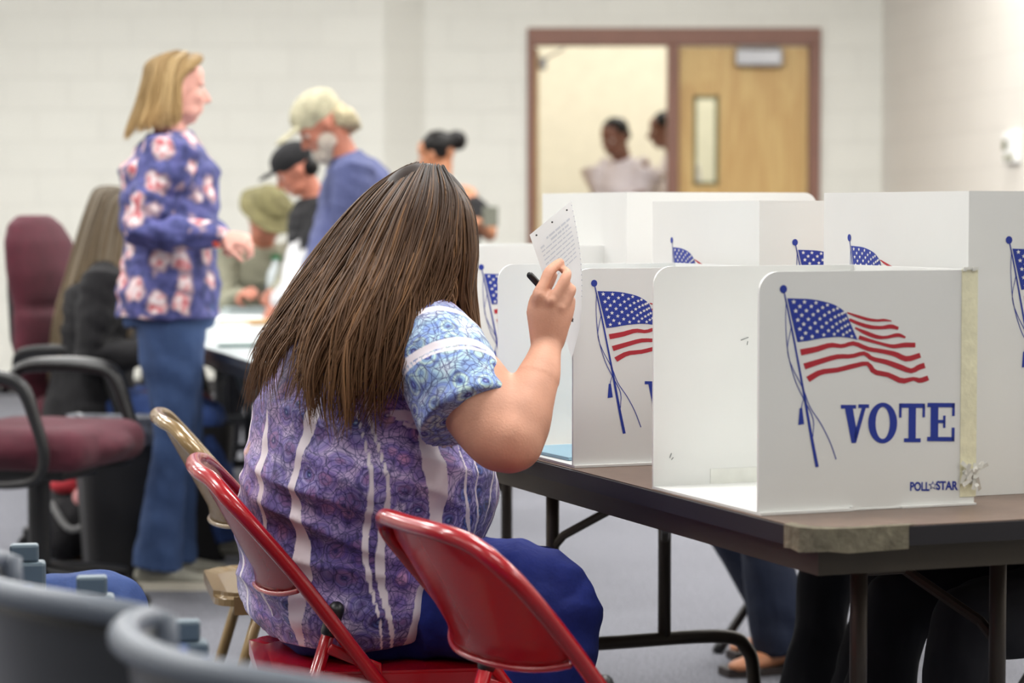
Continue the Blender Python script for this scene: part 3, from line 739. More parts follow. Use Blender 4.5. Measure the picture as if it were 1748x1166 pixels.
p = R0 + E1 * .95 + E2 * .42; bm = B(); box(bm, -.2, .2, -.16, .16, 0, .46); o = mk('cardboard_box', bm, M('cardboard', (120, 94, 56), .8, var=.08), None, loc=(p.x, p.y, 0), rz=a18); setp(o, 'tall cardboard box standing under the white registration table', 'box')
def on(tt, vv, z=.7405): p = R0 + E1 * tt + E2 * vv; return V((p.x, p.y, z))
def flat(name, label, cat, px, py, w, d, h, mat, rz=a18, grp=None, z=.7405, bev=0):
    Y = 4200 * (1.18 - z) / (py - 360) if py > 365 else 8; p = at(px, py, Y)
    bm = B(); box(bm, -w / 2, w / 2, -d / 2, d / 2, 0, h, bev); o = mk(name, bm, mat, None, loc=(p.x, p.y, z), rz=rz); return setp(o, label, cat, grp)
flat('paper_stack', 'white paper stack at the near corner of the registration table', 'papers', 402, 572, .12, .16, .015, PAPER)
flat('tray', 'flat dark green tray on the near end of the registration table', 'tray', 418, 592, .17, .05, .008, M('dark_green_plastic', (30, 84, 74), .5))
flat('box', 'small white box on the registration table beside the floral shirt', 'box', 400, 566, .10, .12, .03, WP)
flat('ruler', 'light wooden tray lying across the registration table', 'tray', 418, 554, .20, .05, .02, M('light_wood', (206, 162, 104), .6), z=.7405)
flat('paper_sheet', 'loose white sheets spread on the registration table', 'papers', 428, 545, .3, .3, .004, PAPER)
flat('paper_sheet', 'grey ledger on the second registration table', 'ledger', 428, 533, .22, .2, .02, M('grey_card', (150, 160, 160), .7))
flat('wooden_box', 'low light brown wooden box on the far registration table', 'box', 433, 519, .21, .14, .04, M('honey_wood', (204, 164, 104), .6))
flat('red_box', 'small dark red box behind the brown wooden one', 'box', 416, 524, .06, .06, .065, M('dull_red', (140, 80, 74), .6))
flat('paper_stack', 'stack of white envelopes behind the water bottle', 'papers', 448, 522, .12, .08, .06, M('off_white_paper', (222, 204, 204), .7))
def bottle(label, px, py, r, h, water=False):
    Y = 4200 * (1.18 - .7405) / (py - 360); p = at(px, py, Y); t = empty('water_bottle', label, 'bottle', (p.x, p.y, .7405), 0)
    bm = B(); S = [(0, .85), (.02, 1), (.55, 1), (.7, .9), (.82, .45), (.9, .35), (.93, .35)]
    tube(bm, [(0, 0, z * h) for z, _ in S], [r * k for _, k in S], 20, caps='flat'); mk('bottle_body', bm, M('cloudy_plastic', (214, 222, 226), .25, var=.03), t, smooth=True)
    bm = B(); tube(bm, [(0, 0, .05 * h), (0, 0, .40 * h)], r * 1.03, 20, caps='flat'); mk('bottle_label', bm, M('blue_label', (36, 84, 140), .5) if water else M('white_label', (224, 226, 222), .5), t, smooth=True)
    bm = B(); tube(bm, [(0, 0, .92 * h), (0, 0, h)], r * .5, 16, caps='flat'); mk('bottle_cap', bm, M('green_cap', (44, 130, 84), .5) if water else M('blue_cap', (90, 130, 200), .5), t, smooth=True)
bottle('water bottle with a blue label and green cap on the registration table', 471, 527, .042, .24, True)
bottle('clear bottle with a blue cap beside the floral shirt hem', 390, 520, .05, .34)
# ================================================================== grey auditorium seats in the foreground
SHELL = M('slate_grey_shell', (40, 43, 49), .36, var=.04, spec=.6)
PADB = M('blue_upholstery', (40, 66, 128), .9, var=.08, bump=.3, bs=200)
RV = V((.5, -.87, 0)).normalized(); GV = V((.87, .5, 0)).normalized()
def shell_seat(label, mid, rz):
    """local: x = facing, y = left; origin under the seat"""
    t = empty('shell_seat', label, 'seat', mid, rz, 'grey shell seats')
    nu, nv = 30, 20; bm = B(); g = []
    for j in range(nv + 1):
        f = j / nv; row = []
        for i in range(nu + 1):
            s = -1 + 2 * i / nu
            if f < .62:
                k = f / .62; z = .80 - k * .36; x = -.20 + .06 * k; wrap = .10 * (1 - .35 * k)
            else:
                k = (f - .62) / .38; z = .44 - .015 * math.sin(k * PI) ; x = -.14 + .40 * k; wrap = .085 * (1 - k)
            w_ = .238
            ed = abs(s) ** 2.2
            row.append(bm.verts.new((x + wrap * ed * (1 if f < .62 else .6) - .02, s * w_, z + (.05 * abs(s) ** 3 * (k if f >= .62 else 0)) - (.012 * abs(s) ** 5 if f < .3 else 0))))
        g.append(row)
    for j in range(nv):
        for i in range(nu): bm.faces.new((g[j][i], g[j][i + 1], g[j + 1][i + 1], g[j + 1][i]))
    bmesh.ops.recalc_face_normals(bm, faces=bm.faces); bmesh.ops.solidify(bm, geom=bm.faces[:], thickness=.012); mk('shell', bm, SHELL, t, smooth=True)
    bm = B(); pp = [g_ for g_ in []]
    for i in range(nu + 1):
        s = -1 + 2 * i / nu; pp.append(V((-.22 + .10 * abs(s) ** 2.2 + .0, s * .238, .80 - .012 * abs(s) ** 5)))
    rail = [V((-.125, -.236, .60)), V((-.122, -.238, .70)), V((-.12, -.238, .76))] + pp + [V((-.12, .238, .76)), V((-.122, .238, .70)), V((-.125, .236, .60))]
    tube(bm, rail, [(.015, .013)] * len(rail), 12); mk('rim', bm, M('slate_grey_rim_toplit', (92, 100, 112), .42, var=.03), t, smooth=True)  # overhead light painted into the rim: lighter grey than the shell
    bm = B(); rows = []
    for z, o_ in ((.52, .012), (.60, .022), (.68, .025), (.755, .015)):
        rows.append([(V((-.205 + .09 * (abs(s) ** 2.2) + o_, s * .215, z))) for s in [(-1 + 2 * i / 12) for i in range(13)]])
    vv = [[bm.verts.new(p) for p in r] for r in rows]
    for a, b in zip(vv, vv[1:]):
        for i in range(12): bm.faces.new((a[i], a[i + 1], b[i + 1], b[i]))
    bmesh.ops.recalc_face_normals(bm, faces=bm.faces); bmesh.ops.solidify(bm, geom=bm.faces[:], thickness=.025); mk('back_pad', bm, PADB, t, smooth=True)
    bm = B(); box(bm, -.14, .2, -.19, .19, .432, .475, .02); mk('seat_pad', bm, PADB, t, smooth=False)
    bm = B(); tube(bm, [(0, 0, .425), (0, 0, .02)], .03, 14); box(bm, -.14, .14, -.1, .1, 0, .02, .005); mk('pedestal', bm, DG, t)
    return t
rzS = math.atan2(GV.y, GV.x)
la = V((-.548, 2.73, 0)); ra = V((-.325, 2.345, 0)); mA = (la + ra) / 2
for k, lab in ((-1, 'grey shell seat cut by the lower left picture edge'), (0, 'grey shell seat seen from behind at the lower left, jeans knees beyond it'), (1, 'grey shell seat at the bottom edge below the red chair')):
    m = mA + RV * (.455 * k) + GV * .105; shell_seat(lab, (m.x, m.y, 0), rzS)
BRK = M('grey_blue_plastic', (92, 108, 118), .45, var=.05)
for (px, py, Y), lab in (((52, 935, 3.62), 'grey-blue armrest post left of the other two, by the jeans leg'), ((168, 990, 3.36), 'grey-blue armrest post in the middle, right of the jeans knee'), ((325, 1066, 3.02), 'grey-blue armrest post nearest the red chair')):
    p = at(px, py, Y); t = empty('armrest_post', lab, 'armrest', (p.x, p.y, 0), rzS - .35, 'armrest posts')
    bm = B(); box(bm, -.03, .012, -.014, .014, p.z - .02, p.z + .006, .004); mk('armrest', bm, BRK, t, smooth=False)
    bm = B(); box(bm, -.033, .022, -.02, .02, p.z - .10, p.z - .02, .005); mk('bracket', bm, BRK, t)
    bm = B(); tube(bm, [(0, 0, p.z - .08), (0, 0, .01)], .016, 12, caps='flat'); box(bm, -.05, .05, -.04, .04, 0, .012, .003); mk('post', bm, DG, t)
# ================================================================== people
def ik(a, b, l1, l2, pole):
    a, b = V(a), V(b); d = b - a; L = d.length
    if L > (l1 + l2) * .999: k = L / 2 * (l1 / (l1 + l2)) * 2; return a + d * (l1 / (l1 + l2))
    c = (l1 * l1 - l2 * l2 + L * L) / (2 * L); h = math.sqrt(max(l1 * l1 - c * c, 0))
    n = d.normalized(); p = V(pole) - n * V(pole).dot(n); p.normalize()
    return a + n * c + p * h
def hand(bm, wr, h, n, side, k=1.0, curl=(.35, .4, .45, .5), thumb=.6):
    """wr wrist, h towards knuckles, n out of the back of the hand, side: +1 thumb on h x n"""
    h = V(h).normalized(); n = V(n); n = (n - h * n.dot(h)).normalized(); t = h.cross(n) * side
    tube(bm, [wr - h * .01, wr + h * .02 * k, wr + h * .055 * k, wr + h * .092 * k], [(.025 * k, .019 * k), (.031 * k, .017 * k), (.039 * k, .0155 * k), (.037 * k, .012 * k)], 14, ref=t)
    for i, (o, ln) in enumerate(((.027, .070), (.009, .080), (-.009, .074), (-.026, .058))):
        p = wr + h * (.09 - .004 * abs(i - 1)) * k + t * o * k; d = h + t * (.12 - .07 * i); d.normalize(); pts = [p - h * .01]; a = 0
        for f, g in ((.45, .6), (.30, 1.0), (.25, .8)):
            a += curl[i] * g; dd = d * math.cos(a) - n * math.sin(a); pts.append(pts[-1] + dd * ln * f * k)
        tube(bm, pts, [.0088 * k, .0085 * k, .008 * k, .007 * k], 10)
    p = wr + h * .03 * k + t * .024 * k; d1 = (h * .55 + t * .75 - n * .3).normalized(); d2 = (h * .85 + t * .3 * (1 - thumb) - n * thumb).normalized()
    tube(bm, [p - d1 * .01, p + d1 * .034 * k, p + d1 * .034 * k + d2 * .032 * k, p + d1 * .036 * k + d2 * .055 * k], [.0125 * k, .0105 * k, .0095 * k, .0075 * k], 10)
def head(bm, c, f, u, k=1.0):
    s = u.cross(f); ax = (s, f, u)
    E = lambda o, r: ell(bm, c + s * o[0] * k + f * o[1] * k + u * o[2] * k, tuple(x * k for x in r), ax)
    E((0, -.012, .025), (.074, .094, .092)); E((0, .022, -.035), (.058, .066, .075)); E((0, .045, -.092), (.028, .028, .020)); E((0, .035, .045), (.062, .055, .05))
    for q in (-1, 1):
        E((q * .034, .062, -.022), (.024, .022, .024)); E((q * .04, .028, -.07), (.018, .042, .024)); E((q * .031, .079, .018), (.024, .010, .007))
        E((q * .075, -.005, -.008), (.008, .017, .030))
    tube(bm, [c + f * .083 * k + u * .012 * k, c + f * .098 * k - u * .012 * k, c + f * .108 * k - u * .030 * k], [.008 * k, .010 * k, .0125 * k], 8)
    E((0, .088, -.036), (.018, .012, .008)); E((0, .080, -.060), (.023, .012, .007)); E((0, .077, -.071), (.021, .012, .007))
def eyes(par, c, f, u, k, world=True):
    s = u.cross(f)
    for q in (-1, 1):
        p = c + s * q * .031 * k + f * .0715 * k + u * .002 * k
        bm = B(); ell(bm, p, .0118 * k, sub=2)
        for fa in bm.faces:
            if (fa.calc_center_median() - p).normalized().dot(f) > .86: fa.material_index = 1
        mk('eye', bm, [EYEW, EYED], par, smooth=True, world=world)
def clump(me, c, r):
    pass
def hair_sheet(guides, n, w, seed, tipclump=.5, layer=.012, wave=.004, mseg=20, lvar=.15, centre=None, shell=True, scut=.8, nlk=14):
    """strands laid over the surface through neighbouring guide curves (root to tip)"""
    rg = random.Random(seed); G = np.array([cr(g, mseg) for g in guides]); ng = len(G)
    cen = V(centre) if centre is not None else V(G.mean(axis=(0, 1)))
    def S(u):
        u = max(0, min(ng - 1.0001, u)); i = int(u); t = u - i
        a = G[max(i - 1, 0)]; b = G[i]; c = G[min(i + 1, ng - 1)]; d = G[min(i + 2, ng - 1)]
        return .5 * ((2 * b) + (-a + c) * t + (2 * a - 5 * b + 4 * c - d) * t * t + (-a + 3 * b - 3 * c + d) * t ** 3)
    verts, faces, ht, hv = [], [], [], []
    if shell:
        NU = (ng - 1) * 8; base = len(verts); cut = int(mseg * scut)
        for a in range(NU + 1):
            P = S(a / 8)
            for j in range(cut):
                p = V(P[j]); q = cen + (p - cen) * 1.0; dirn = (p - V((cen.x, cen.y, p.z))); dirn = dirn.normalized() if dirn.length > 1e-5 else V((0, 0, 1))
                verts.append(p - dirn * .014); ht.append(j / mseg); hv.append(.12)
        for a in range(NU):
            for j in range(cut - 1):
                o = base + a * cut + j; faces.append((o, o + cut, o + cut + 1, o + 1))
    nl = max(6, n // nlk); locks = [(rg.random() * (ng - 1), 1 - rg.random() * lvar, rg.random() * 6.28, rg.random(), rg.gauss(0, 1)) for _ in range(nl)]
    side = [V((1, 0, 0)), V((0, 1, 0)), V((0, 0, 1))]
    for s in range(n):
        lk = locks[s % nl]; u0 = max(0, min(ng - 1, lk[0] + rg.gauss(0, .22))); L = lk[1] * (1 - rg.random() * .08)
        lay = rg.random() ** 1.5 * layer - .005 + (0); v0 = rg.random() * .05 if rg.random() < .8 else rg.random() * .45
        ph = lk[2] + rg.gauss(0, .35); hvv = max(0, min(1, .18 + .28 * lk[3] + .30 * rg.random())); ww = w * (.6 + .8 * rg.random())
        m = mseg; prev = None; pts = []
        Pa, Pb = S(u0), S(lk[0])
        for j in range(m):
            v = v0 + (L - v0) * j / (m - 1); x = v * (mseg - 1); i = min(int(x), mseg - 2); t = x - i
            c = tipclump * max(0, v - .15) ** 1.5 * 1.2; c = min(c, .88)
            A_ = Pa[i] * (1 - t) + Pa[i + 1] * t; B_ = Pb[i] * (1 - t) + Pb[i + 1] * t
            p = V(A_ * (1 - c) + B_ * c)
            out = V((p.x - cen.x, p.y - cen.y, (p.z - cen.z) * .6)); out = out.normalized() if out.length > 1e-5 else V((0, 0, 1))
            p += out * (lay + lk[4] * .003 * v)
            vv_ = max(0, v - .2) * 1.25; p += out * (wave * .8 * vv_ * math.sin(ph + v * 12 + u0)) + out.cross(V((0, 0, 1))) * (wave * 2.0 * vv_ * math.sin(ph * 1.3 + v * (9 + 3 * lk[3])))
            pts.append(p)
        base = len(verts)
        for j, p in enumerate(pts):
            tg = (pts[min(j + 1, m - 1)] - pts[max(j - 1, 0)]); tg = tg.normalized() if tg.length > 1e-8 else V((0, 0, -1))
            out = V((p.x - cen.x, p.y - cen.y, (p.z - cen.z) * .6)); sd = tg.cross(out)
            sd = sd.normalized() if sd.length > 1e-6 else tg.orthogonal().normalized(); up = sd.cross(tg)
            f = j / (m - 1); r = ww * (1 - .85 * f ** 4) * (1 if j else .6)
            for a, b in ((1, 0), (0, .45), (-1, 0), (0, -.45)):
                verts.append(p + sd * r * a + up * r * b); ht.append(v0 + (L - v0) * f); hv.append(hvv)
        for j in range(m - 1):
            for q in range(4): o = base + j * 4; faces.append((o + q, o + (q + 1) % 4, o + 4 + (q + 1) % 4, o + 4 + q))
    me = bpy.data.meshes.new('hair'); me.from_pydata([tuple(v) for v in verts], [], faces); me.update()
    attr(me, 'hairt', ht); attr(me, 'hairv', hv); me.shade_smooth(); return me
def frame(a, lean=0):
    F = V((math.cos(a), math.sin(a), 0)); L = V((-math.sin(a), math.cos(a), 0)); return F, L
def shoe(par, an, toe, k, mat, sole=None, z0=0.0):
    t = V((toe.x, toe.y, 0)).normalized(); s = V((-t.y, t.x, 0)); g = V((an.x, an.y, z0)); bm = B()
    secs = []
    for o, w_, h in ((-.075, .022, .045), (-.055, .034, .075), (0, .038, .085), (.06, .043, .062), (.12, .048, .046), (.165, .042, .036), (.19, .022, .026)):
        secs.append((g + t * o * k + V((0, 0, .012 + h * k / 2)), s * w_ * k, V((0, 0, h * k / 2))))
    rings_h(bm, [(c, a, b) for c, a, b in secs], 16); me = fuse(bm, .006, 4); o = mk('shoe', me, mat, par, world=True)
    if sole:
        bm = B(); pts = [(-.08, .025), (-.05, .038), (.06, .046), (.13, .05), (.18, .04), (.2, .015)]; ring = pts + [(x, -w_) for x, w_ in pts[::-1]]
        prism(bm, ring, 0, .026 * k, 0, lambda x, y, z: g + t * x * k + s * y * k + V((0, 0, z))); mk('sole', bm, sole, o, world=True)
def person(label, base, a, k, skin, pel, lean, hd, handsL, feet, shirt=None, trous=None, shoes=None, g=1.0, sleeve=1.0, headtilt=None, poles=None, seatd=False, vox=.008, shn='shirt', neckskin=False, toes=None, fx=None, hipw=.09, bell=1.0, hcurl=.45, shdisp=None, hem=-.10, solem=None):
    """hd = (yaw, pitch) of the head relative to the body; lean forward angle; handsL = [left, right] wrist points; feet = [left, right] ankle points"""
    F, L = frame(a); U = V((0, 0, 1)); pel = V(pel)
    d1 = (U * math.cos(lean * .75) + F * math.sin(lean * .75)); d2 = (U * math.cos(lean * 1.15) + F * math.sin(lean * 1.15))
    waist = pel + d1 * .14 * k; chest = pel + d1 * .30 * k; neck = chest + d2 * .22 * k
    ha = headtilt if headtilt is not None else lean * .8
    hdir = (U * math.cos(ha) + F * math.sin(ha)); hc = neck + hdir * .15 * k + F * .02
    yaw, pit = hd; hf = F * math.cos(yaw) + L * math.sin(yaw); hu = (U * math.cos(pit) - hf * -math.sin(pit)); hf2 = (hf * math.cos(pit) - U * math.sin(pit)).normalized(); hu = hf2.cross(L * math.cos(yaw) - F * math.sin(yaw)).normalized()
    if hu.z < 0: hu = -hu
    f1 = (F * math.cos(lean * .75) - U * math.sin(lean * .75)); f2 = (F * math.cos(lean * 1.15) - U * math.sin(lean * 1.15))
    J = dict(F=F, L=L, pel=pel, chest=chest, neck=neck, head=hc, hf=hf2, hu=hu, k=k, d2=d2, f2=f2)
    bm = B()
    rings_h(bm, [(pel - d1 * .08 * k, f1 * .08, L * .13), (pel + d1 * .02, f1 * .095 * g, L * .14 * g), (waist, f1 * .085 * g, L * .12 * g), (chest, f2 * .10 * g, L * .145 * g), (chest + d2 * .12 * k, f2 * .085 * g, L * .15), (neck - d2 * .03 * k, f2 * .055, L * .10), (neck + d2 * .01, f2 * .045, L * .05)], 24)
    tube(bm, [neck - d2 * .04 * k, neck + d2 * .03 * k, hc - hu * .05 * k - hf2 * .02], [.062 * k, .054 * k, .055 * k], 14)
    head(bm, hc, hf2, hu, k)
    sh, el, wr = [], [], []
    for i, q in enumerate((1, -1)):
        s_ = neck - d2 * .055 * k + L * q * .165 * k * (.6 + .4 * g); w_ = V(handsL[i]); pole = (poles[i] if poles else -U - F * .3 + L * q * .25)
        e_ = ik(s_, w_, .285 * k, .25 * k, pole); sh.append(s_); el.append(e_); wr.append(w_)
        tube(bm, [s_ - L * q * .03, s_, (s_ + e_) / 2, e_], [.05 * k, .050 * k * g, .044 * k * g, .038 * k], 12)
        tube(bm, [e_, e_.lerp(w_, .3), w_], [.038 * k, .040 * k, .026 * k], 12)
        h = (w_ - e_).normalized(); h = (h - U * .1).normalized(); n = U * .8 + L * q * .5 if abs(h.z) < .8 else L * q
        hand(bm, w_, h, n, 1 if q < 0 else -1, k, curl=(hcurl, hcurl + .05, hcurl + .1, hcurl + .15)) 
    hp, kn, an = [], [], []
    for i, q in enumerate((1, -1)):
        h_ = pel - U * .02 * k + L * q * hipw * k; a_ = V(feet[i]); kp = F + U * .2 + L * q * .1 if not fx else fx[i]
        kn_ = ik(h_, a_, .43 * k, .42 * k, kp); hp.append(h_); kn.append(kn_); an.append(a_)
        tube(bm, [h_, h_.lerp(kn_, .5), kn_], [.07 * k, .062 * k, .048 * k], 12); tube(bm, [kn_, kn_.lerp(a_, .35), a_], [.048 * k, .05 * k, .034 * k], 12)
        td = V(toes[i]) if toes else F + L * q * .15; td.z = 0; td.normalize()
        tube(bm, [a_ - td * .03 - U * .03, a_ + td * .05 - U * .045, a_ + td * .12 - U * .055, a_ + td * .15 - U * .058], [(.028, .025), (.034, .026), (.038, .018), (.03, .014)], 12, ref=U.cross(td))
    J.update(sh=sh, el=el, wr=wr, hp=hp, kn=kn, an=an)
    body = mk('person', fuse(bm, vox, 5), skin); rebase(body, base); setp(body, label, 'person')
    J['body'] = body
    if shirt:
        bm = B(); G_ = g
        rings_h(bm, [(pel + d1 * hem * k, f1 * .135 * G_, L * .185 * G_), (pel + d1 * (hem + .08) * k, f1 * .135 * G_, L * .182 * G_), (waist, f1 * .122 * G_, L * .160 * G_), (chest, f2 * .130 * G_, L * .180 * G_), (chest + d2 * .11 * k, f2 * .128 * G_, L * .185 * k * (.6 + .4 * G_)), (neck - d2 * .05 * k, f2 * .112, L * .165 * k * (.6 + .4 * G_)), (neck - d2 * .015 * k, f2 * .084, L * .105 * k), (neck + d2 * .012 * k, f2 * .066, L * .070 * k)][:(5 if neckskin else 8)], 28)
        for i, q in enumerate((1, -1)):
            s_, e_, w_ = sh[i], el[i], wr[i]
            if sleeve > 1.2: tube(bm, [s_ - L * q * .04, s_, (s_ + e_) / 2, e_, e_.lerp(w_, .4), e_.lerp(w_, .93)], [.070 * k, .078 * k * g, .068 * k * g, .063 * k, .060 * k, .046 * k], 14)
            elif sleeve > 0: tube(bm, [s_ - L * q * (.0 if neckskin else .04) - U * (.05 if neckskin else 0), s_ - U * (.05 if neckskin else 0), s_.lerp(e_, .4), s_.lerp(e_, .75 * sleeve)], [.065 * k, .070 * k * g, .066 * k * g, .066 * k], 14)
        J['shirt'] = mk(shn, fuse(bm, vox * .85, 4, disp=shdisp or folds(.010, 9, 14, k * 5)), shirt, body, world=True)
    if trous:
        bm = B(); rings_h(bm, [(pel - U * .10 * k, f1 * .115 * g, L * .15 * g), (pel - U * .02 * k, f1 * .13 * g, L * .175 * g), (pel + d1 * .07 * k, f1 * .118 * g, L * .160 * g), (pel + d1 * .10 * k, f1 * .11 * g, L * .15 * g)], 24)
        for i in (0, 1):
            tube(bm, [hp[i], hp[i].lerp(kn[i], .45), kn[i]], [.095 * k * g, .086 * k * g, .068 * k], 16)
            a_ = an[i]; tube(bm, [kn[i], kn[i].lerp(a_, .35), kn[i].lerp(a_, .75), a_ - (a_ - kn[i]).normalized() * -.02], [.068 * k, .066 * k, .062 * k * bell, .066 * k * bell], 16, caps='flat')
        J['trousers'] = mk('trousers', fuse(bm, vox * .85, 4, disp=folds(.010, 10, 8, k * 3)), trous, body, world=True)
    if shoes:
        for i in (0, 1):
            td = V(toes[i]) if toes else F + L * (1, -1)[i] * .15
            shoe(body, an[i], td, k, shoes, solem, an[i].z - .09 if an[i].z > .12 else 0)
    eyes(body, hc, hf2, hu, k)
    return J
def hcap(J, name, mat, parts, vox=.007, amp=.006, fr=30):
    c, f, u, k = J['head'], J['hf'], J['hu'], J['k']; s = u.cross(f); bm = B()
    for o, r in parts: ell(bm, c + s * o[0] * k + f * o[1] * k + u * o[2] * k, tuple(x * k for x in r), (s, f, u))
    me = fuse(bm, vox, 3, disp=(lambda p: amp * noise.noise(p * fr)) if amp else None)
    attr(me, 'hairt', [0.2] * len(me.vertices)); attr(me, 'hairv', [.3] * len(me.vertices))
    return mk(name, me, mat, J['body'], world=True)
FLORAL = m_floral()
JEANS = m_denim('blue_denim', (56, 80, 124), .6); JEANS_D = m_denim('dark_denim', (24, 34, 58), .5); JEANS_B = m_denim('bright_blue_denim', (44, 70, 128), .6)
BLKF = M('black_fabric', (18, 17, 20), .9, var=.1, bump=.2); DKF = M('charcoal_denim', (26, 27, 34), .9, var=.12, bump=.3, bs=20)
CANV = M('grey_canvas_shoe', (150, 148, 136), .8, var=.05); SOLE = M('off_white_rubber', (206, 200, 184), .6, var=.03)
BLOND = m_hair('blond_hair', (122, 98, 64), (188, 156, 106), (214, 188, 140), .5)
GREYH = m_hair('greying_brown_hair', (84, 76, 66), (122, 104, 78), (150, 142, 128), .5)
BRUN = m_hair('long_brown_hair', (30, 20, 15), (104, 72, 46), (148, 108, 72), .55)
BLKH = m_hair('black_hair', (16, 14, 14), (26, 22, 20), (44, 38, 34), .45)
def W(px, py, Y): return at(px, py, Y)

# ---- standing woman in the floral shirt
Y0 = 7.7; k = 1.0
pel = W(288, 545, Y0); pel.z = .915; F, L = frame(rad(10))
fl, fr_ = W(292, 990, 7.84), W(268, 985, 7.64)
J = person('woman with straight blond hair and a floral blue shirt standing left of the table', (pel.x, Y0, 0), rad(10), .96, SKIN_P, pel, rad(1), (rad(8), rad(2)),
    [W(372, 398, 7.55), W(374, 404, 7.42)], [V((fl.x, fl.y, .085)), V((fr_.x, fr_.y, .085))], FLORAL, JEANS, CANV, g=1.2, sleeve=1.5, hem=-.07, solem=SOLE,
    poles=[V((-.2, .2, -1)), V((-.45, -.25, -1))], vox=.007, hcurl=.9, bell=1.25, shdisp=folds(.013, 8, 16, 3), headtilt=rad(0))
c, f, u, k = J['head'], J['hf'], J['hu'], J['k']; s = u.cross(f)
def HP(o): return c + s * o[0] * k + f * o[1] * k + u * o[2] * k
gd = []
for q, fo, dn, sw in ((-.97, .000, -.11, 0), (-1, -.012, -.125, .0), (-1.02, -.03, -.135, -.005), (-.95, -.06, -.15, -.02), (-.65, -.09, -.175, -.035), (0, -.10, -.185, -.04), (.65, -.09, -.175, -.035), (.95, -.06, -.15, -.02), (1.02, -.03, -.135, -.005), (1, -.012, -.125, 0), (.97, .000, -.11, 0)):
    r = .086
    fw_ = max(0, min(1, (fo + .035) / .03)); gd.append([HP((q * .012, .03 + fo * .3 + .045 * fw_, .120 - .008 * fw_)), HP((q * r * .72, fo * .9 + .005 + .055 * fw_, .085)), HP((q * r * .98, fo, .03)), HP((q * r * 1.0, fo + sw * .5, -.05)), HP((q * r * .96, fo + sw * 1.2, dn * .65)), HP((q * r * .9, fo + sw * 1.7, dn))])
mk('hair', hair_sheet(gd, 900, .0042, 11, .5, .014, .003, 16, .10, centre=HP((0, -.01, 0))), BLOND, J['body'], world=True)
w_ = J['wr'][1]; e_ = J['el'][1]; d = (w_ - e_).normalized(); bm = B(); tube(bm, [w_ - d * .012, w_ + d * .004], .033, 18, caps='flat'); mk('wristband', bm, M('coral_wristband', (226, 92, 72), .6), J['body'], world=True)
bm = B(); cc = J['neck']; tube(bm, [cc + J['F'] * .06 - V((0, 0, .005)), cc + J['F'] * .085 - V((0, 0, .07)), cc + J['F'] * .07 - V((0, 0, .13))], [(.012, .04), (.010, .034), (.006, .02)], 10, ref=J['F']); mk('collar', bm, FLORAL, J['shirt'], smooth=True, world=True)

# ---- seated woman with greying hair
pel = W(152, 655, 8.35); pel.z = .52
J = person('woman with long greying brown hair and black jacket sitting in a maroon chair', (pel.x, pel.y, 0), rad(5), .93, SKIN_P, pel, rad(10), (rad(0), rad(20)),
    [W(290, 590, 8.6), W(270, 600, 8.2)], [V((pel.x + .45, pel.y + .14, .085)), V((pel.x + .48, pel.y - .08, .085))], BLKF, JEANS_B, CANV, g=1.12, sleeve=1.5, shn='jacket')
c, f, u, k = J['head'], J['hf'], J['hu'], J['k']; s = u.cross(f)
gd = []
for q, fo, dn, sw in ((-.75, .075, -.28, .03), (-1, .04, -.36, .02), (-1.05, .0, -.44, -.02), (-1.1, -.06, -.50, -.08), (-.8, -.11, -.56, -.13), (0, -.13, -.58, -.14), (.8, -.11, -.56, -.13), (1.1, -.06, -.5, -.08), (1.05, 0, -.44, -.02), (1, .04, -.36, .02), (.75, .075, -.28, .03)):
    r = .086; dw = V((0, 0, 1))
    gd.append([HP((q * .012, .03 + fo * .3, .122)), HP((q * r * .74, fo * .9, .092)), HP((q * r, fo, .02)), HP((q * r * 1.15, fo, 0)) + dw * dn * .3 + J['F'] * sw * .4, HP((q * r * 1.45, fo, 0)) + dw * dn * .62 + J['F'] * sw * .8, HP((q * r * 1.6, fo, 0)) + dw * dn + J['F'] * sw])
mk('hair', hair_sheet(gd, 900, .0045, 12, .5, .016, .004, 16, .12, centre=HP((0, -.01, -.05))), GREYH, J['body'], world=True)

# ---- old man in blue jacket and cap
BLJ = M('blue_work_jacket', (70, 76, 116), .85, var=.06, bump=.2)
pel = W(655, 640, 9.55); pel.z = .89
J = person('bearded man in a camouflage cap and blue jacket leaning over the registration table', (pel.x, pel.y, 0), rad(188), .99, SKIN_R, pel, rad(18), (rad(10), rad(38)),
    [W(520, 500, 9.3), W(530, 490, 9.1)], [V((pel.x + .05, pel.y - .1, .09)), V((pel.x + .05, pel.y + .15, .09))], BLJ, JEANS_D, BLKF, g=1.12, sleeve=1.5, shn='jacket', headtilt=rad(30))
CAP = M('camouflage_cap', (172, 166, 140), .85, var=.16, vs=26, bump=.2)
hp_ = hcap(J, 'cap', CAP, [((0, -.012, .06), (.086, .108, .078)), ((0, .125, .045), (.062, .07, .010))], amp=.003)
hcap(J, 'beard', M('grey_beard', (176, 164, 152), .9, var=.1, vs=60, bump=.6), [((0, .055, -.095), (.05, .045, .05)), ((0, .05, -.13), (.03, .03, .04)), ((.05, .03, -.06), (.02, .04, .04)), ((-.05, .03, -.06), (.02, .04, .04))], amp=.006)
hcap(J, 'hair', M('grey_blond_hair', (176, 164, 134), .9, var=.14, vs=60, bump=.6), [((0, -.07, -.01), (.078, .05, .07)), ((.03, -.10, -.05), (.05, .03, .05)), ((-.03, -.10, -.06), (.05, .03, .05))], amp=.012)
p = W(572, 340, 9.25); 
bm = B(); q = J['chest'] + J['d2'] * .06 + J['L'] * .17 + J['F'] * .04; ell(bm, (q.x, q.y, q.z), (.030, .012, .026)); mk('badge', bm, WP, J['body'], smooth=True, world=True)

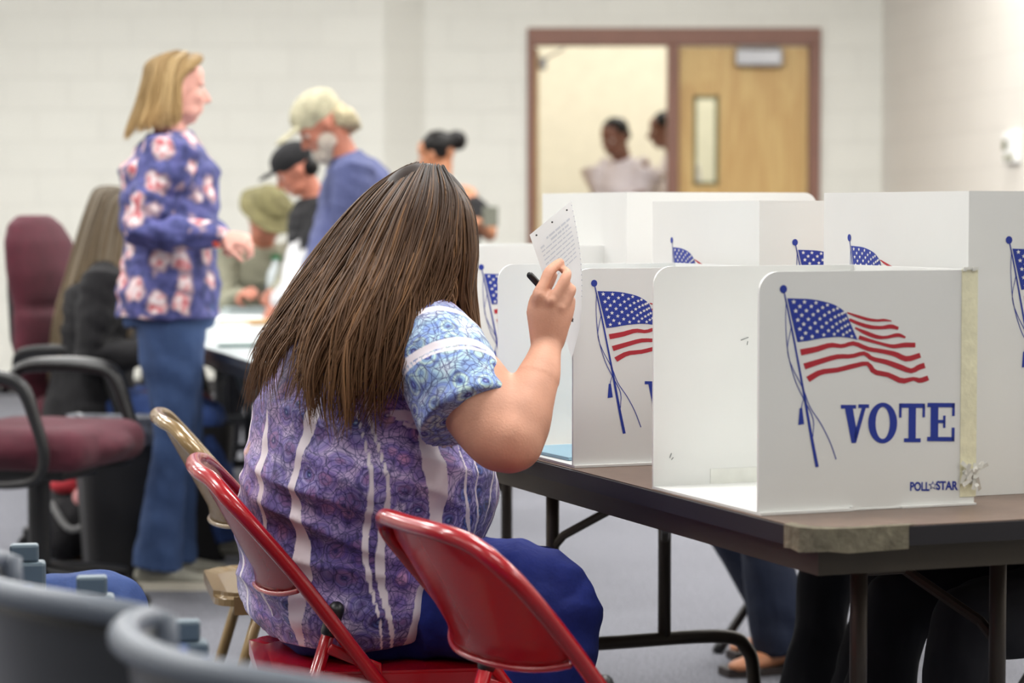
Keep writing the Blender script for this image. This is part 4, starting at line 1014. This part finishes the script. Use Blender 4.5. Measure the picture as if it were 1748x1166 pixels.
# ---- person in black tee over white sleeves
pel = W(562, 600, 10.4); pel.z = .77
J = person('person in a black cap and black tee over white sleeves leaning at the table', (pel.x, pel.y, 0), rad(195), .89, SKIN_R, pel, rad(9), (rad(0), rad(30)),
    [W(478, 515, 10.0), W(492, 510, 9.9)], [V((pel.x + .05, pel.y - .1, .09)), V((pel.x + .05, pel.y + .15, .09))], BLKF, JEANS_D, BLKF, g=1.05, sleeve=1.0, headtilt=rad(25))
WHS = M('white_knit', (188, 188, 190), .9, var=.03, bump=.2)
for i in (0, 1):
    bm = B(); s_, e_, w_ = J['sh'][i], J['el'][i], J['wr'][i]; tube(bm, [s_.lerp(e_, .5), e_, e_.lerp(w_, .5), w_], [.052, .052, .05, .04], 14, res=14); mk('sleeve', fuse(bm, .007, 2, disp=folds(.012, 14, 14)), WHS, J['body'], world=True)
hcap(J, 'cap', BLKF, [((0, -.012, .06), (.086, .108, .078)), ((0, .12, .045), (.06, .06, .010))], amp=.002)
hcap(J, 'hair', BLKH, [((0, -.06, -.01), (.078, .055, .06))])

# ---- person in the olive hat, seated behind the far table
OLV2 = M('olive_cotton', (132, 130, 112), .9, var=.06, bump=.2); OHAT = M('olive_hat_cloth', (108, 102, 68), .9, var=.12, vs=20, bump=.2)
pel = W(432, 640, 11.3); pel.z = .56
J = person('person in a wide olive hat and olive shirt bent over at the far table', (pel.x, pel.y, 0), rad(-72), .98, SKIN_R, pel, rad(26), (rad(15), rad(42)),
    [W(470, 500, 10.7), W(410, 505, 10.75)], [V((pel.x + .1, pel.y - .38, .085)), V((pel.x - .1, pel.y - .36, .085))], OLV2, DKF, BLKF, g=1.12, sleeve=1.5, headtilt=rad(34))
hcap(J, 'hat', OHAT, [((0, -.01, .085), (.088, .105, .075)), ((0, 0, .05), (.15, .165, .014)), ((0, 0, .062), (.11, .125, .02))], amp=.006)

# ---- woman with the bun
pel = W(778, 640, 12.5); pel.z = .82
J = person('woman with dark hair in a bun and bare shoulders in a black top', (pel.x, pel.y, 0), rad(135), .98, SKIN_T, pel, rad(12), (rad(30), rad(14)),
    [W(800, 392, 12.5), W(815, 380, 12.3)], [V((pel.x - .1, pel.y, .085)), V((pel.x + .1, pel.y, .085))], BLKF, DKF, BLKF, g=1.0, sleeve=1.0, neckskin=True, poles=[V((-.5, .3, -1)), V((.6, -.3, -1))])
hcap(J, 'hair', BLKH, [((0, -.022, .045), (.084, .092, .082)), ((0, -.02, .0), (.08, .07, .05)), ((-.03, -.115, .05), (.056, .056, .056))])
o = B(); box(o, -.04, .04, -.006, .006, -.05, .05, .004); q = J['wr'][1]; o = mk('phone', o, M('olive_phone_case', (110, 112, 100), .5), None, loc=(q.x + .065, q.y - .03, q.z + .03), rz=.3); setp(o, 'small dark phone held by the woman with the bun', 'phone')

# ---- two men in the hall
MSH = M('white_shirt', (212, 204, 206), .85, var=.02, bump=.1)
pel = W(1085, 480, 16.75); pel.z = .98
J = person('man with short black hair and white shirt leaning forward in the doorway', (pel.x, pel.y, 0), rad(236), 1.1, SKIN_D, pel, rad(20), (rad(-5), rad(18)),
    [W(1010, 345, 16.6), W(1080, 335, 16.4)], [V((pel.x, pel.y - .1, .09)), V((pel.x + .1, pel.y + .12, .09))], MSH, DKF, BLKF, g=1.4, sleeve=1.5, headtilt=rad(26))
hcap(J, 'hair', BLKH, [((0, -.018, .045), (.08, .092, .08)), ((0, -.05, .0), (.078, .055, .05))], amp=.003)
pel = W(1172, 480, 17.6); pel.z = 1.02
J = person('man with black hair partly hidden by the door mullion, white shirt', (pel.x, pel.y, 0), rad(182), 1.12, SKIN_D, pel, rad(10), (rad(0), rad(8)),
    [W(1120, 350, 17.6), W(1150, 360, 17.5)], [V((pel.x, pel.y - .1, .09)), V((pel.x + .1, pel.y + .12, .09))], MSH, DKF, BLKF, g=1.2, sleeve=1.5, headtilt=rad(18))
hcap(J, 'hair', BLKH, [((0, -.018, .045), (.082, .094, .08)), ((0, -.06, -.02), (.078, .05, .07))], amp=.003)

# ---- three people on the far side of the voting tables (legs in view below the top)
def voter(label, t_, v_, lean, trous, k, kn, ft, shoes, shirt, g=1.0, bell=1.0):
    p = T(t_, v_); p.z = .525; a = TH + PI
    fts = [V((T(*q).x, T(*q).y, .085)) for q in ft]
    return person(label, (p.x, p.y, 0), a, k, SKIN_T, p, lean, (0, rad(35)), [T(t_ - .14, v_ - .40, .78), T(t_ + .14, v_ - .40, .78)], fts, shirt, trous, shoes, g=g, sleeve=1.5, headtilt=lean * 1.1, bell=bell, fx=kn)
up = V((0, 0, 1))
J = voter('person in wide dark blue jeans and sandals seated farthest behind the voting tables', 2.60, 1.58, rad(44), JEANS_D, .90, None, [(2.52, 1.30), (2.72, 1.42)], None, M('grey_knit', (120, 120, 126), .9), bell=1.35)
SAND = M('dark_sandal', (40, 30, 28), .6)
for a_ in J['an']:
    bm = B(); td = -D2; g_ = V((a_.x, a_.y, .0)); sd = D1
    prism(bm, [(-.07, .03), (.03, .04), (.12, .045), (.17, .03), (.17, -.03), (.12, -.045), (.03, -.04), (-.07, -.03)], .002, .022, 0, lambda x, y, z: g_ + td * x + sd * y + V((0, 0, z)))
    tube(bm, [g_ + td * .09 + sd * .045 + up * .015, g_ + td * .09 + up * .062, g_ + td * .09 - sd * .045 + up * .015], [(.012, .004)] * 3, 8, ref=td); mk('sandal', bm, SAND, J['body'], world=True)
voter('person in dark jeans seated in the middle behind the voting table', 1.34, 1.25, rad(40), DKF, .93, None, [(1.16, .74), (1.40, .78)], BLKF, M('dark_knit', (50, 52, 60), .9), g=1.15, bell=1.3)
voter('person in charcoal jeans seated at the right behind the voting table', .68, 1.06, rad(38), DKF, .95, None, [(.62, .60), (.86, .58)], BLKF, M('navy_knit', (40, 44, 60), .9), g=1.2, bell=1.3)

# ---- person at the lower left, only the jeans knees in view
pel = V((-1.07, 3.66, .50))
kL, kR = W(25, 935, 3.95), W(122, 1005, 3.85)
J = person('person in blue jeans seated at the left edge, only bent knees showing', (pel.x, pel.y, 0), rad(-4), 1.02, SKIN, pel, rad(-4), (0, 0),
    [V((-1.02, 3.85, .62)), V((-1.0, 3.35, .62))], [V((-.72, 3.80, .14)), V((-.62, 3.54, .085))], M('teal_knit', (60, 90, 100), .9), JEANS_B, CANV, g=1.05, sleeve=1.5)
shell_seat('grey shell seat the person in jeans sits on, left of the picture', (-1.10, 3.66, 0), rad(-4))
# ================================================================== the woman seated at the booth, pen in hand
PRINT = m_shirt(); COB = m_denim('cobalt_blue_cotton', (10, 34, 122), .5)
a15 = rad(16); FW = V((math.cos(a15), math.sin(a15), 0)); LW = V((-math.sin(a15), math.cos(a15), 0)); U = V((0, 0, 1))
YW = 4.2
base = W(600, 1090, YW); base = V((base.x, base.y, 0))
def sec(px0, px1, py, b, Y=YW, tilt=0.0):
    c = W((px0 + px1) / 2, py, Y); a = (px1 - px0) / 2 / (FPX / Y)
    a = math.sqrt(max(a * a - (b * math.sin(a15)) ** 2, .0004)) / math.cos(a15)
    return (c, FW * a + U * (tilt * a), LW * b)
hc = W(722, 402, 4.225); hfd = (FW * .55 + LW * .62 + U * -.40).normalized(); hud = (U - hfd * U.dot(hfd)).normalized()
shR, elR, wrR = W(742, 592, 4.00), W(872, 752, 3.87), W(933, 590, 3.98)
shL, elL, wrL = W(730, 590, 4.40), W(830, 752, 4.40), W(862, 756, 4.46)
# ---- body
bm = B()
rings_h(bm, [sec(490, 690, 1060, .15), sec(470, 720, 980, .17), sec(460, 780, 900, .18), sec(450, 815, 820, .20), sec(470, 790, 740, .19), sec(500, 770, 660, .18), sec(560, 770, 590, .19), sec(610, 765, 550, .16), sec(665, 770, 520, .08)], 28)
tube(bm, [W(715, 545, 4.2), W(725, 500, 4.2), hc - hud * .05 - hfd * .02], [.075, .065, .062], 16)
head(bm, hc, hfd, hud, 1.0)
tube(bm, [shR + LW * .05, shR, shR.lerp(elR, .5), W(852, 738, 3.885), elR], [.050, .056, .068, .062, .055], 20, res=16)
tube(bm, [W(872, 758, 3.885), W(886, 725, 3.885), W(903, 682, 3.91), W(920, 640, 3.94), W(931, 600, 3.97), W(934, 578, 3.985)], [(.046, .044), (.052, .050), (.043, .042), (.035, .034), (.0265, .023), (.0265, .021)], 20, ref=(1, 0, .3), res=20)
tube(bm, [shL - LW * .05, shL, shL.lerp(elL, .5), elL], [.07, .074, .062, .05], 16); tube(bm, [elL, elL.lerp(wrL, .4), wrL], [.05, .042, .027], 16)
hand(bm, wrL, (W(880, 752, 4.70) - wrL), U * .8 + FW * -.3, -1, .9, curl=(.6, .65, .7, .75))
hipR, knR, anR = W(640, 1012, 4.06), W(942, 1022, 4.02), W(850, 1500, 4.00)
hipL, knL, anL = W(640, 1012, 4.34), W(930, 1010, 4.36), W(690, 1400, 4.30)
anR.z = .09; anL.z = .12
for h_, k_, a_ in ((hipR, knR, anR), (hipL, knL, anL)):
    tube(bm, [h_.lerp(hipL.lerp(hipR, .5), .6), h_.lerp(k_, .45) + V((0, .03, -.015)), k_], [.05, .06, .052], 16); tube(bm, [k_, k_.lerp(a_, .35), a_], [.06, .055, .038], 16)
    tube(bm, [a_ - FW * .03 - U * .03, a_ + FW * .05 - U * .045, a_ + FW * .12 - U * .055, a_ + FW * .15 - U * .058], [(.028, .025), (.034, .026), (.038, .018), (.03, .014)], 12, ref=LW)
# ---- right hand: back towards us, index and middle reaching up over the sheet, pen pinched behind them
def P3(l): return [W(x, y, 3.98 + d) for x, y, d in l]
tube(bm, P3([(934, 585, .0), (936, 562, .0), (938, 535, .002), (940, 512, .006)]), [(.0285, .0185), (.033, .019), (.0375, .019), (.0345, .0165)], 18, ref=(1, 0, -.25), res=10)
tube(bm, P3([(923, 528, .0), (919, 506, -.005), (929, 484, .004), (937, 466, .014), (947, 455, .028), (956, 448, .040)]), [.0120, .0112, .0093, .0098, .0086, .0074], 14, res=18)
tube(bm, P3([(938, 535, -.001), (942, 515, -.007), (954, 495, -.002), (965, 475, .008), (968, 467, .020), (964, 462, .040)]), [.0120, .0110, .0086, .0092, .0082, .0074], 14, res=18)
tube(bm, P3([(952, 545, .002), (960, 527, -.003), (970, 508, .002), (976, 494, .010), (970, 494, .030), (964, 505, .042)]), [.0118, .0105, .0084, .0086, .0078, .0072], 14, res=18)
tube(bm, P3([(961, 555, .006), (969, 538, .006), (974, 520, .012), (974, 512, .024), (967, 520, .040)]), [.0115, .0100, .0085, .0082, .0072], 14, res=16)
tube(bm, P3([(922, 565, .018), (915, 535, .030), (922, 506, .045), (934, 486, .056), (943, 470, .062)]), [.015, .0135, .0115, .0105, .009], 14, res=16)
for x, y, d in ((921, 506, -.012), (941, 515, -.015), (958, 527, -.010)): ell(bm, W(x, y, 3.98 + d), (.0088, .006, .0088), sub=2)
def bodyd(p): return .0015 * noise.noise(p * 22)
bme = fuse(bm, .0034, 3, .45, bodyd)
bb = bmesh.new(); bb.from_mesh(bme); ec = W(876, 755, 3.88); sel = [v for v in bb.verts if (v.co - ec).length < .125 and v.co.z > ec.z - .09]
for _ in range(40): bmesh.ops.smooth_vert(bb, verts=sel, factor=.6, use_axis_x=True, use_axis_y=True, use_axis_z=True)
bb.to_mesh(bme); bb.free(); bme.shade_smooth()
body = mk('person', bme, SKIN); rebase(body, base)
setp(body, 'woman with long brown hair seated in a purple print blouse, raising a sheet', 'person')
eyes(body, hc, hfd, hud, 1.0)
# ---- fingernails
bm = B()
for x, y, d in ((955, 449, .040),): ell(bm, W(x, y, 3.98 + d), (.005, .003, .006), sub=2)
mk('fingernail', bm, M('nail', (222, 176, 160), .3), body, smooth=True, world=True)
# ---- blouse
bm = B()
secs = [sec(436, 740, 1068, .240, 4.25, tilt=.08), sec(414, 800, 1020, .256, 4.25, tilt=.06), sec(404, 816, 950, .258, 4.25, tilt=.05), sec(404, 838, 895, .258, 4.24), sec(410, 851, 850, .248, 4.22), sec(417, 846, 800, .250), sec(426, 830, 745, .238), sec(436, 812, 690, .225), sec(456, 800, 640, .220), sec(492, 792, 595, .215), sec(545, 786, 560, .200), sec(610, 775, 532, .150), sec(668, 765, 512, .085)]
arr = np.array([list(c) + list(a) + list(b) for c, a, b in secs]); arr = cr(arr, 44)
rings_h(bm, [(V(r[:3]), V(r[3:6]), V(r[6:9])) for r in arr], 48)
tube(bm, [W(700, 575, 4.10), W(735, 590, 4.01), W(765, 640, 3.955), W(786, 690, 3.93), W(797, 716, 3.915)], [(.070, .075), (.078, .080), (.080, .084), (.081, .089), (.082, .094)], 28, ref=FW, res=22, caps='flat')
tube(bm, [W(690, 575, 4.30), W(735, 590, 4.39), W(775, 650, 4.42), W(800, 705, 4.44)], [(.070, .075), (.078, .080), (.080, .084), (.083, .09)], 28, ref=FW, res=22, caps='flat')
def wr(p):
    # soft cross folds at the waist, fading up towards the shoulders
    t = max(0, min(1, (1.02 - p.z) / .22)); q = V((p.x * 3.2, p.y * 3.0, (p.z + .35 * (p.x - base.x)) * 17))
    r = 1 - abs(noise.noise(q)) * 2; q2 = V((p.x * 6, p.y * 6, (p.z - .5 * p.x) * 22)); r2 = noise.noise(q2)
    side = max(0, min(1, (base.x + .12 - p.x) / .2))
    return (.007 + .006 * side) * t * (r - .4) + .0035 * r2 + .003 * noise.noise(p * 30)
bl = fuse(bm, .0052, 4, .5, wr)
n = len(bl.vertices); cv = np.empty(n * 3, np.float32); bl.vertices.foreach_get('co', cv); cv = cv.reshape(-1, 3)
shp, elp = np.array(shR), np.array(elR)
# the lighter print on the right sleeve and yoke
d0 = cv - np.array(W(770, 610, 3.93)); dist = np.sqrt((d0 ** 2).sum(1)); d1 = cv - np.array(W(815, 690, 3.92)); dist1 = np.sqrt((d1 ** 2).sum(1))
pale = np.clip((.125 - np.minimum(dist, dist1 * .92)) / .05, 0, 1); attr(bl, 'pale', pale)
# streaks: bands that run down the garment
rel = cv - np.array(base); lx = rel @ np.array(FW); ly = rel @ np.array(LW); zz = cv[:, 2]
ang = np.arctan2(ly, lx - .02); st = np.zeros(n)
rg = random.Random(21)
bands = [(-1.28, .075, .40, .93, .10), (-1.66, .030, .42, .90, -.35), (-1.76, .022, .42, .90, -.35), (-2.28, .085, .42, .90, .5), (-.98, .022, .62, .98, -.9), (-.86, .024, .60, 1.0, -.9), (-.62, .022, .62, .92, .9), (-.46, .03, .60, .94, .8), (-.28, .05, .60, .94, .6), (-2.75, .05, .5, .85, .1), (2.9, .06, .45, .9, 0), (2.3, .05, .45, .9, .2), (1.6, .06, .45, .9, -.2), (.9, .05, .5, .9, 0), (.3, .05, .5, .9, 0)]
for c_, w_, z0, z1, sl in bands:
    cc_ = c_ + sl * (zz - .72) + .04 * np.sin(zz * 22 + c_ * 5); d_ = np.abs((ang - cc_ + PI) % (2 * PI) - PI)
    e = np.clip((zz - z0) / .05, 0, 1) * np.clip((z1 - zz) / .06, 0, 1); wv = w_ * (.75 + .4 * np.sin(zz * 17 + c_ * 9)) * (.15 + .85 * e)
    st = np.maximum(st, np.clip((wv - d_) / .012 + .5, 0, 1) * (e > 0))
slv0 = (np.linalg.norm(cv - shp - ((cv - shp) @ ((elp - shp) / np.linalg.norm(elp - shp)))[:, None] * ((elp - shp) / np.linalg.norm(elp - shp)), axis=1) < .112) & (cv[:, 1] < 4.03) & (cv[:, 2] > .80); st = np.where(slv0, 0, st)
# bands across sleeve, measured along the arm axis
ax = (elp - shp) / np.linalg.norm(elp - shp); al = (cv - shp) @ ax; rr_ = np.linalg.norm(cv - shp - al[:, None] * ax, axis=1)
slv = (rr_ < .125) & (cv[:, 1] < 4.06)
for a0, w_, sl in ((-.062, .026, .25), (.012, .006, .6), (.085, .007, .65), (.098, .003, .65)):
    d_ = np.abs(al - a0 - sl * (lx - .14) * .6 - .004 * np.sin(zz * 60)); st = np.where(slv, np.maximum(st, np.clip((w_ - d_) / .005 + .5, 0, 1)), st)
attr(bl, 'streak', st)
blo = mk('blouse', bl, PRINT, body, world=True)
# ---- magenta lining peeping under the sleeve
# ---- trousers
bm = B()
rings_h(bm, [sec(480, 730, 1092, .17, 4.24), sec(450, 730, 1060, .195, 4.24), sec(450, 760, 1020, .20, 4.24), sec(460, 760, 970, .19, 4.24), sec(480, 760, 940, .19)], 28)
tube(bm, [W(690, 1045, 4.14), W(770, 1035, 4.11), W(860, 1018, 4.045), W(925, 1020, 4.02), W(952, 1038, 4.015)], [.080, .090, .095, .080, .066], 22, res=20)
tube(bm, [W(950, 1022, 4.015), W(938, 1080, 4.01), W(915, 1150, 4.005), W(885, 1290, 4.0), W(862, 1450, 4.0)], [(.072, .07), (.080, .075), (.084, .078), (.082, .075), (.088, .08)], 20, res=20, ref=FW, caps='flat')
tube(bm, [hipL, hipL.lerp(knL, .5), knL], [.105, .10, .075], 20); tube(bm, [knL, knL.lerp(anL, .35), knL.lerp(anL, .9)], [.075, .078, .075], 20, caps='flat')
def wt(p): q = V((p.x * 7, p.y * 7, p.z * 7)); return .009 * noise.noise(q * 1.7) + .008 * (1 - 2 * abs(noise.noise(V((p.x * 5 + p.z * 16, p.y * 6, p.z * 10 - p.x * 14)))))
mk('trousers', fuse(bm, .0065, 4, .5, wt), COB, body, world=True)
for a_ in (anR, anL): shoe(body, a_, FW, 1.0, BLKF, None, max(a_.z - .09, 0))
# ---- hair
G = lambda l: [W(x, y, Y) for x, y, Y in l]
front = [G([(745, 298, 4.30), (790, 345, 4.36), (806, 420, 4.38), (806, 500, 4.36), (818, 580, 4.32), (842, 640, 4.28)]),
         G([(750, 297, 4.24), (797, 350, 4.22), (808, 420, 4.20), (803, 500, 4.16), (816, 580, 4.14), (840, 652, 4.10)]),
         G([(752, 297, 4.22), (792, 348, 4.12), (802, 420, 4.10), (796, 500, 4.10), (808, 575, 4.10), (828, 630, 4.08)]),
         G([(748, 297, 4.20), (783, 345, 4.10), (788, 420, 4.07), (785, 490, 4.07), (795, 545, 4.08), (806, 590, 4.09)])]
back = [G([(748, 297, 4.20), (775, 345, 4.10), (776, 410, 4.05), (770, 470, 4.035), (762, 515, 4.02), (752, 545, 4.00)]),
        G([(742, 297, 4.20), (760, 345, 4.09), (752, 420, 4.03), (735, 500, 4.00), (716, 570, 3.955), (700, 630, 3.95)]),
        G([(735, 296, 4.20), (738, 345, 4.085), (722, 430, 4.02), (698, 530, 3.965), (668, 630, 3.935), (645, 740, 3.945)]),
        G([(726, 296, 4.21), (715, 345, 4.09), (690, 430, 4.03), (655, 530, 3.96), (622, 640, 3.925), (600, 735, 3.935)]),
        G([(718, 295, 4.22), (692, 345, 4.10), (655, 430, 4.04), (612, 530, 3.96), (578, 640, 3.93), (565, 762, 3.935)]),
        G([(712, 295, 4.23), (672, 345, 4.13), (622, 430, 4.07), (570, 530, 3.985), (532, 640, 3.95), (520, 742, 3.955)]),
        G([(708, 295, 4.24), (655, 343, 4.17), (595, 430, 4.11), (535, 530, 4.03), (492, 630, 4.00), (478, 740, 4.00)]),
        G([(704, 295, 4.26), (643, 342, 4.22), (575, 425, 4.17), (508, 520, 4.10), (458, 610, 4.07), (440, 725, 4.06)]),
        G([(702, 296, 4.28), (640, 342, 4.27), (568, 422, 4.24), (498, 515, 4.18), (446, 600, 4.15), (424, 700, 4.14)]),
        G([(702, 297, 4.29), (645, 345, 4.32), (578, 430, 4.32), (510, 530, 4.30), (462, 620, 4.28), (440, 720, 4.27)]),
        G([(706, 298, 4.30), (665, 350, 4.37), (610, 440, 4.40), (560, 540, 4.41), (520, 640, 4.41), (505, 730, 4.42)]),
        G([(715, 299, 4.30), (700, 352, 4.38), (670, 440, 4.42), (640, 540, 4.45), (620, 640, 4.47), (612, 720, 4.47)]),
        G([(735, 300, 4.30), (755, 350, 4.38), (745, 440, 4.42), (730, 520, 4.44), (720, 600, 4.46), (715, 680, 4.46)])]
m1 = hair_sheet(back, 4000, .0017, 5, .74, .026, .010, 30, .33, scut=.72, nlk=24, centre=W(690, 480, 4.24))
hs = hud.cross(hfd); bm = B(); ell(bm, hc - hfd * .012 + hud * .024, (.082, .100, .098), (hs, hfd, hud)); ell(bm, hc - hfd * .03 - hud * .03, (.078, .085, .09), (hs, hfd, hud)); cp = fuse(bm, .006, 2); attr(cp, 'hairt', [.05] * len(cp.vertices)); attr(cp, 'hairv', [.2] * len(cp.vertices)); mk('hair_crown', cp, BRUN, body, world=True)
hr = mk('hair', m1, BRUN, body, world=True)
m2 = hair_sheet(front, 620, .0020, 6, .5, .014, .004, 22, .16, centre=W(745, 430, 4.22))
mk('front_hair', m2, BRUN, hr, world=True)
# ---- sheet of paper and pen
Sh = [W(905, 400, 4.03), W(975, 343, 4.12), W(988, 478, 4.12), W(979, 614, 4.14), W(945, 520, 4.07)]
bm = B(); nu, nv = 14, 24; g = []
TL, TR, BR, BL = W(904, 401, 4.035), W(975, 343, 4.12), W(990, 560, 4.145), W(976, 612, 4.09)
rowsv = []
for j in range(nv + 1):
    f = j / nv; row = []
    for i in range(nu + 1):
        s = i / nu; p = (TL.lerp(BL, f)).lerp(TR.lerp(BR, f), s); p = p + V((0, 1, 0)) * (.018 * math.sin(PI * f) * (1 - .3 * s)) + V((.010 * math.sin(PI * f) * (s - .0), 0, 0))
        row.append(bm.verts.new(p))
    rowsv.append(row)
for j in range(nv):
    for i in range(nu): bm.faces.new((rowsv[j][i], rowsv[j][i + 1], rowsv[j + 1][i + 1], rowsv[j + 1][i]))
def SP(s, f, o=.0008):
    x, y = min(s * nu, nu - 1e-4), min(f * nv, nv - 1e-4); i, j = int(x), int(y); a, b = x - i, y - j
    p = (rowsv[j][i].co * (1 - a) + rowsv[j][i + 1].co * a) * (1 - b) + (rowsv[j + 1][i].co * (1 - a) + rowsv[j + 1][i + 1].co * a) * b
    nn = (rowsv[j][i + 1].co - rowsv[j][i].co).cross(rowsv[j + 1][i].co - rowsv[j][i].co).normalized()
    if nn.y > 0: nn = -nn
    return p + nn * o
lines = []
r_ = random.Random(2)
for L_ in range(10):
    f0 = .10 + L_ * .033; x = .12
    while x < .84:
        w_ = .04 + r_.random() * .12
        if L_ > 1 or r_.random() < .9: lines.append((x, min(x + w_, .88), f0, .010 if L_ > 1 else .016))
        x += w_ + .02
q4 = [[SP(x0, f0), SP(x1, f0), SP(x1, f0 + h_), SP(x0, f0 + h_)] for x0, x1, f0, h_ in lines]
dots = [SP(s, .035) for s in (.12, .50, .86)]; notch = [SP(.985, .03 + i * .042, .0006) for i in range(18)]
nd_ = (SP(.5, .1) - SP(.5, .1, 0)).normalized()
bmesh.ops.solidify(bm, geom=bm.faces[:], thickness=.0003)
pb = TL.copy(); sh_ = mk('ballot_sheet', bm, PAPER, None, smooth=False); rebase(sh_, pb); setp(sh_, 'white printed sheet held up in the seated woman\'s right hand', 'paper sheet')
bm = B()
for q in q4: bm.faces.new([bm.verts.new(v) for v in q])
mk('printed_text', bm, GREYINK, sh_, world=True)
for p in dots: bm = B(); ell(bm, p, .0016, sub=2); mk('punch_mark', bm, BLACKP, sh_, world=True)
bm = B()
for p in notch: ell(bm, p, .0012, sub=1)
mk('perforation', bm, GREYINK, sh_, world=True)
a, b = W(905, 470, 4.035), W(978, 549, 4.055)
bm = B(); tube(bm, [a, a.lerp(b, .45)], .0058, 14); pn = mk('pen', bm, BLACKP, None, smooth=True); rebase(pn, a); setp(pn, 'black pen held between the seated woman\'s fingers', 'pen')
bm = B(); tube(bm, [a.lerp(b, .45), a.lerp(b, .95)], .0045, 14); mk('barrel', bm, M('dark_pen_barrel', (30, 30, 34), .3), pn, smooth=True, world=True)
bm = B(); tube(bm, [a.lerp(b, .95), b], [.0035, .001], 10); mk('tip', bm, ALU, pn, smooth=True, world=True)
# ================================================================== view
sc = bpy.context.scene
w = bpy.data.worlds.new('world'); sc.world = w; w.use_nodes = True
w.node_tree.nodes['Background'].inputs[0].default_value = (.6, .65, .7, 1); w.node_tree.nodes['Background'].inputs[1].default_value = .15
sc.view_settings.view_transform = 'Standard'; sc.view_settings.look = 'None'; sc.view_settings.exposure = 0.18; sc.view_settings.gamma = 1
sc.view_settings.use_curve_mapping = False
sc.cycles.use_denoising = True; sc.cycles.max_bounces = 7; sc.cycles.diffuse_bounces = 4; sc.cycles.glossy_bounces = 3
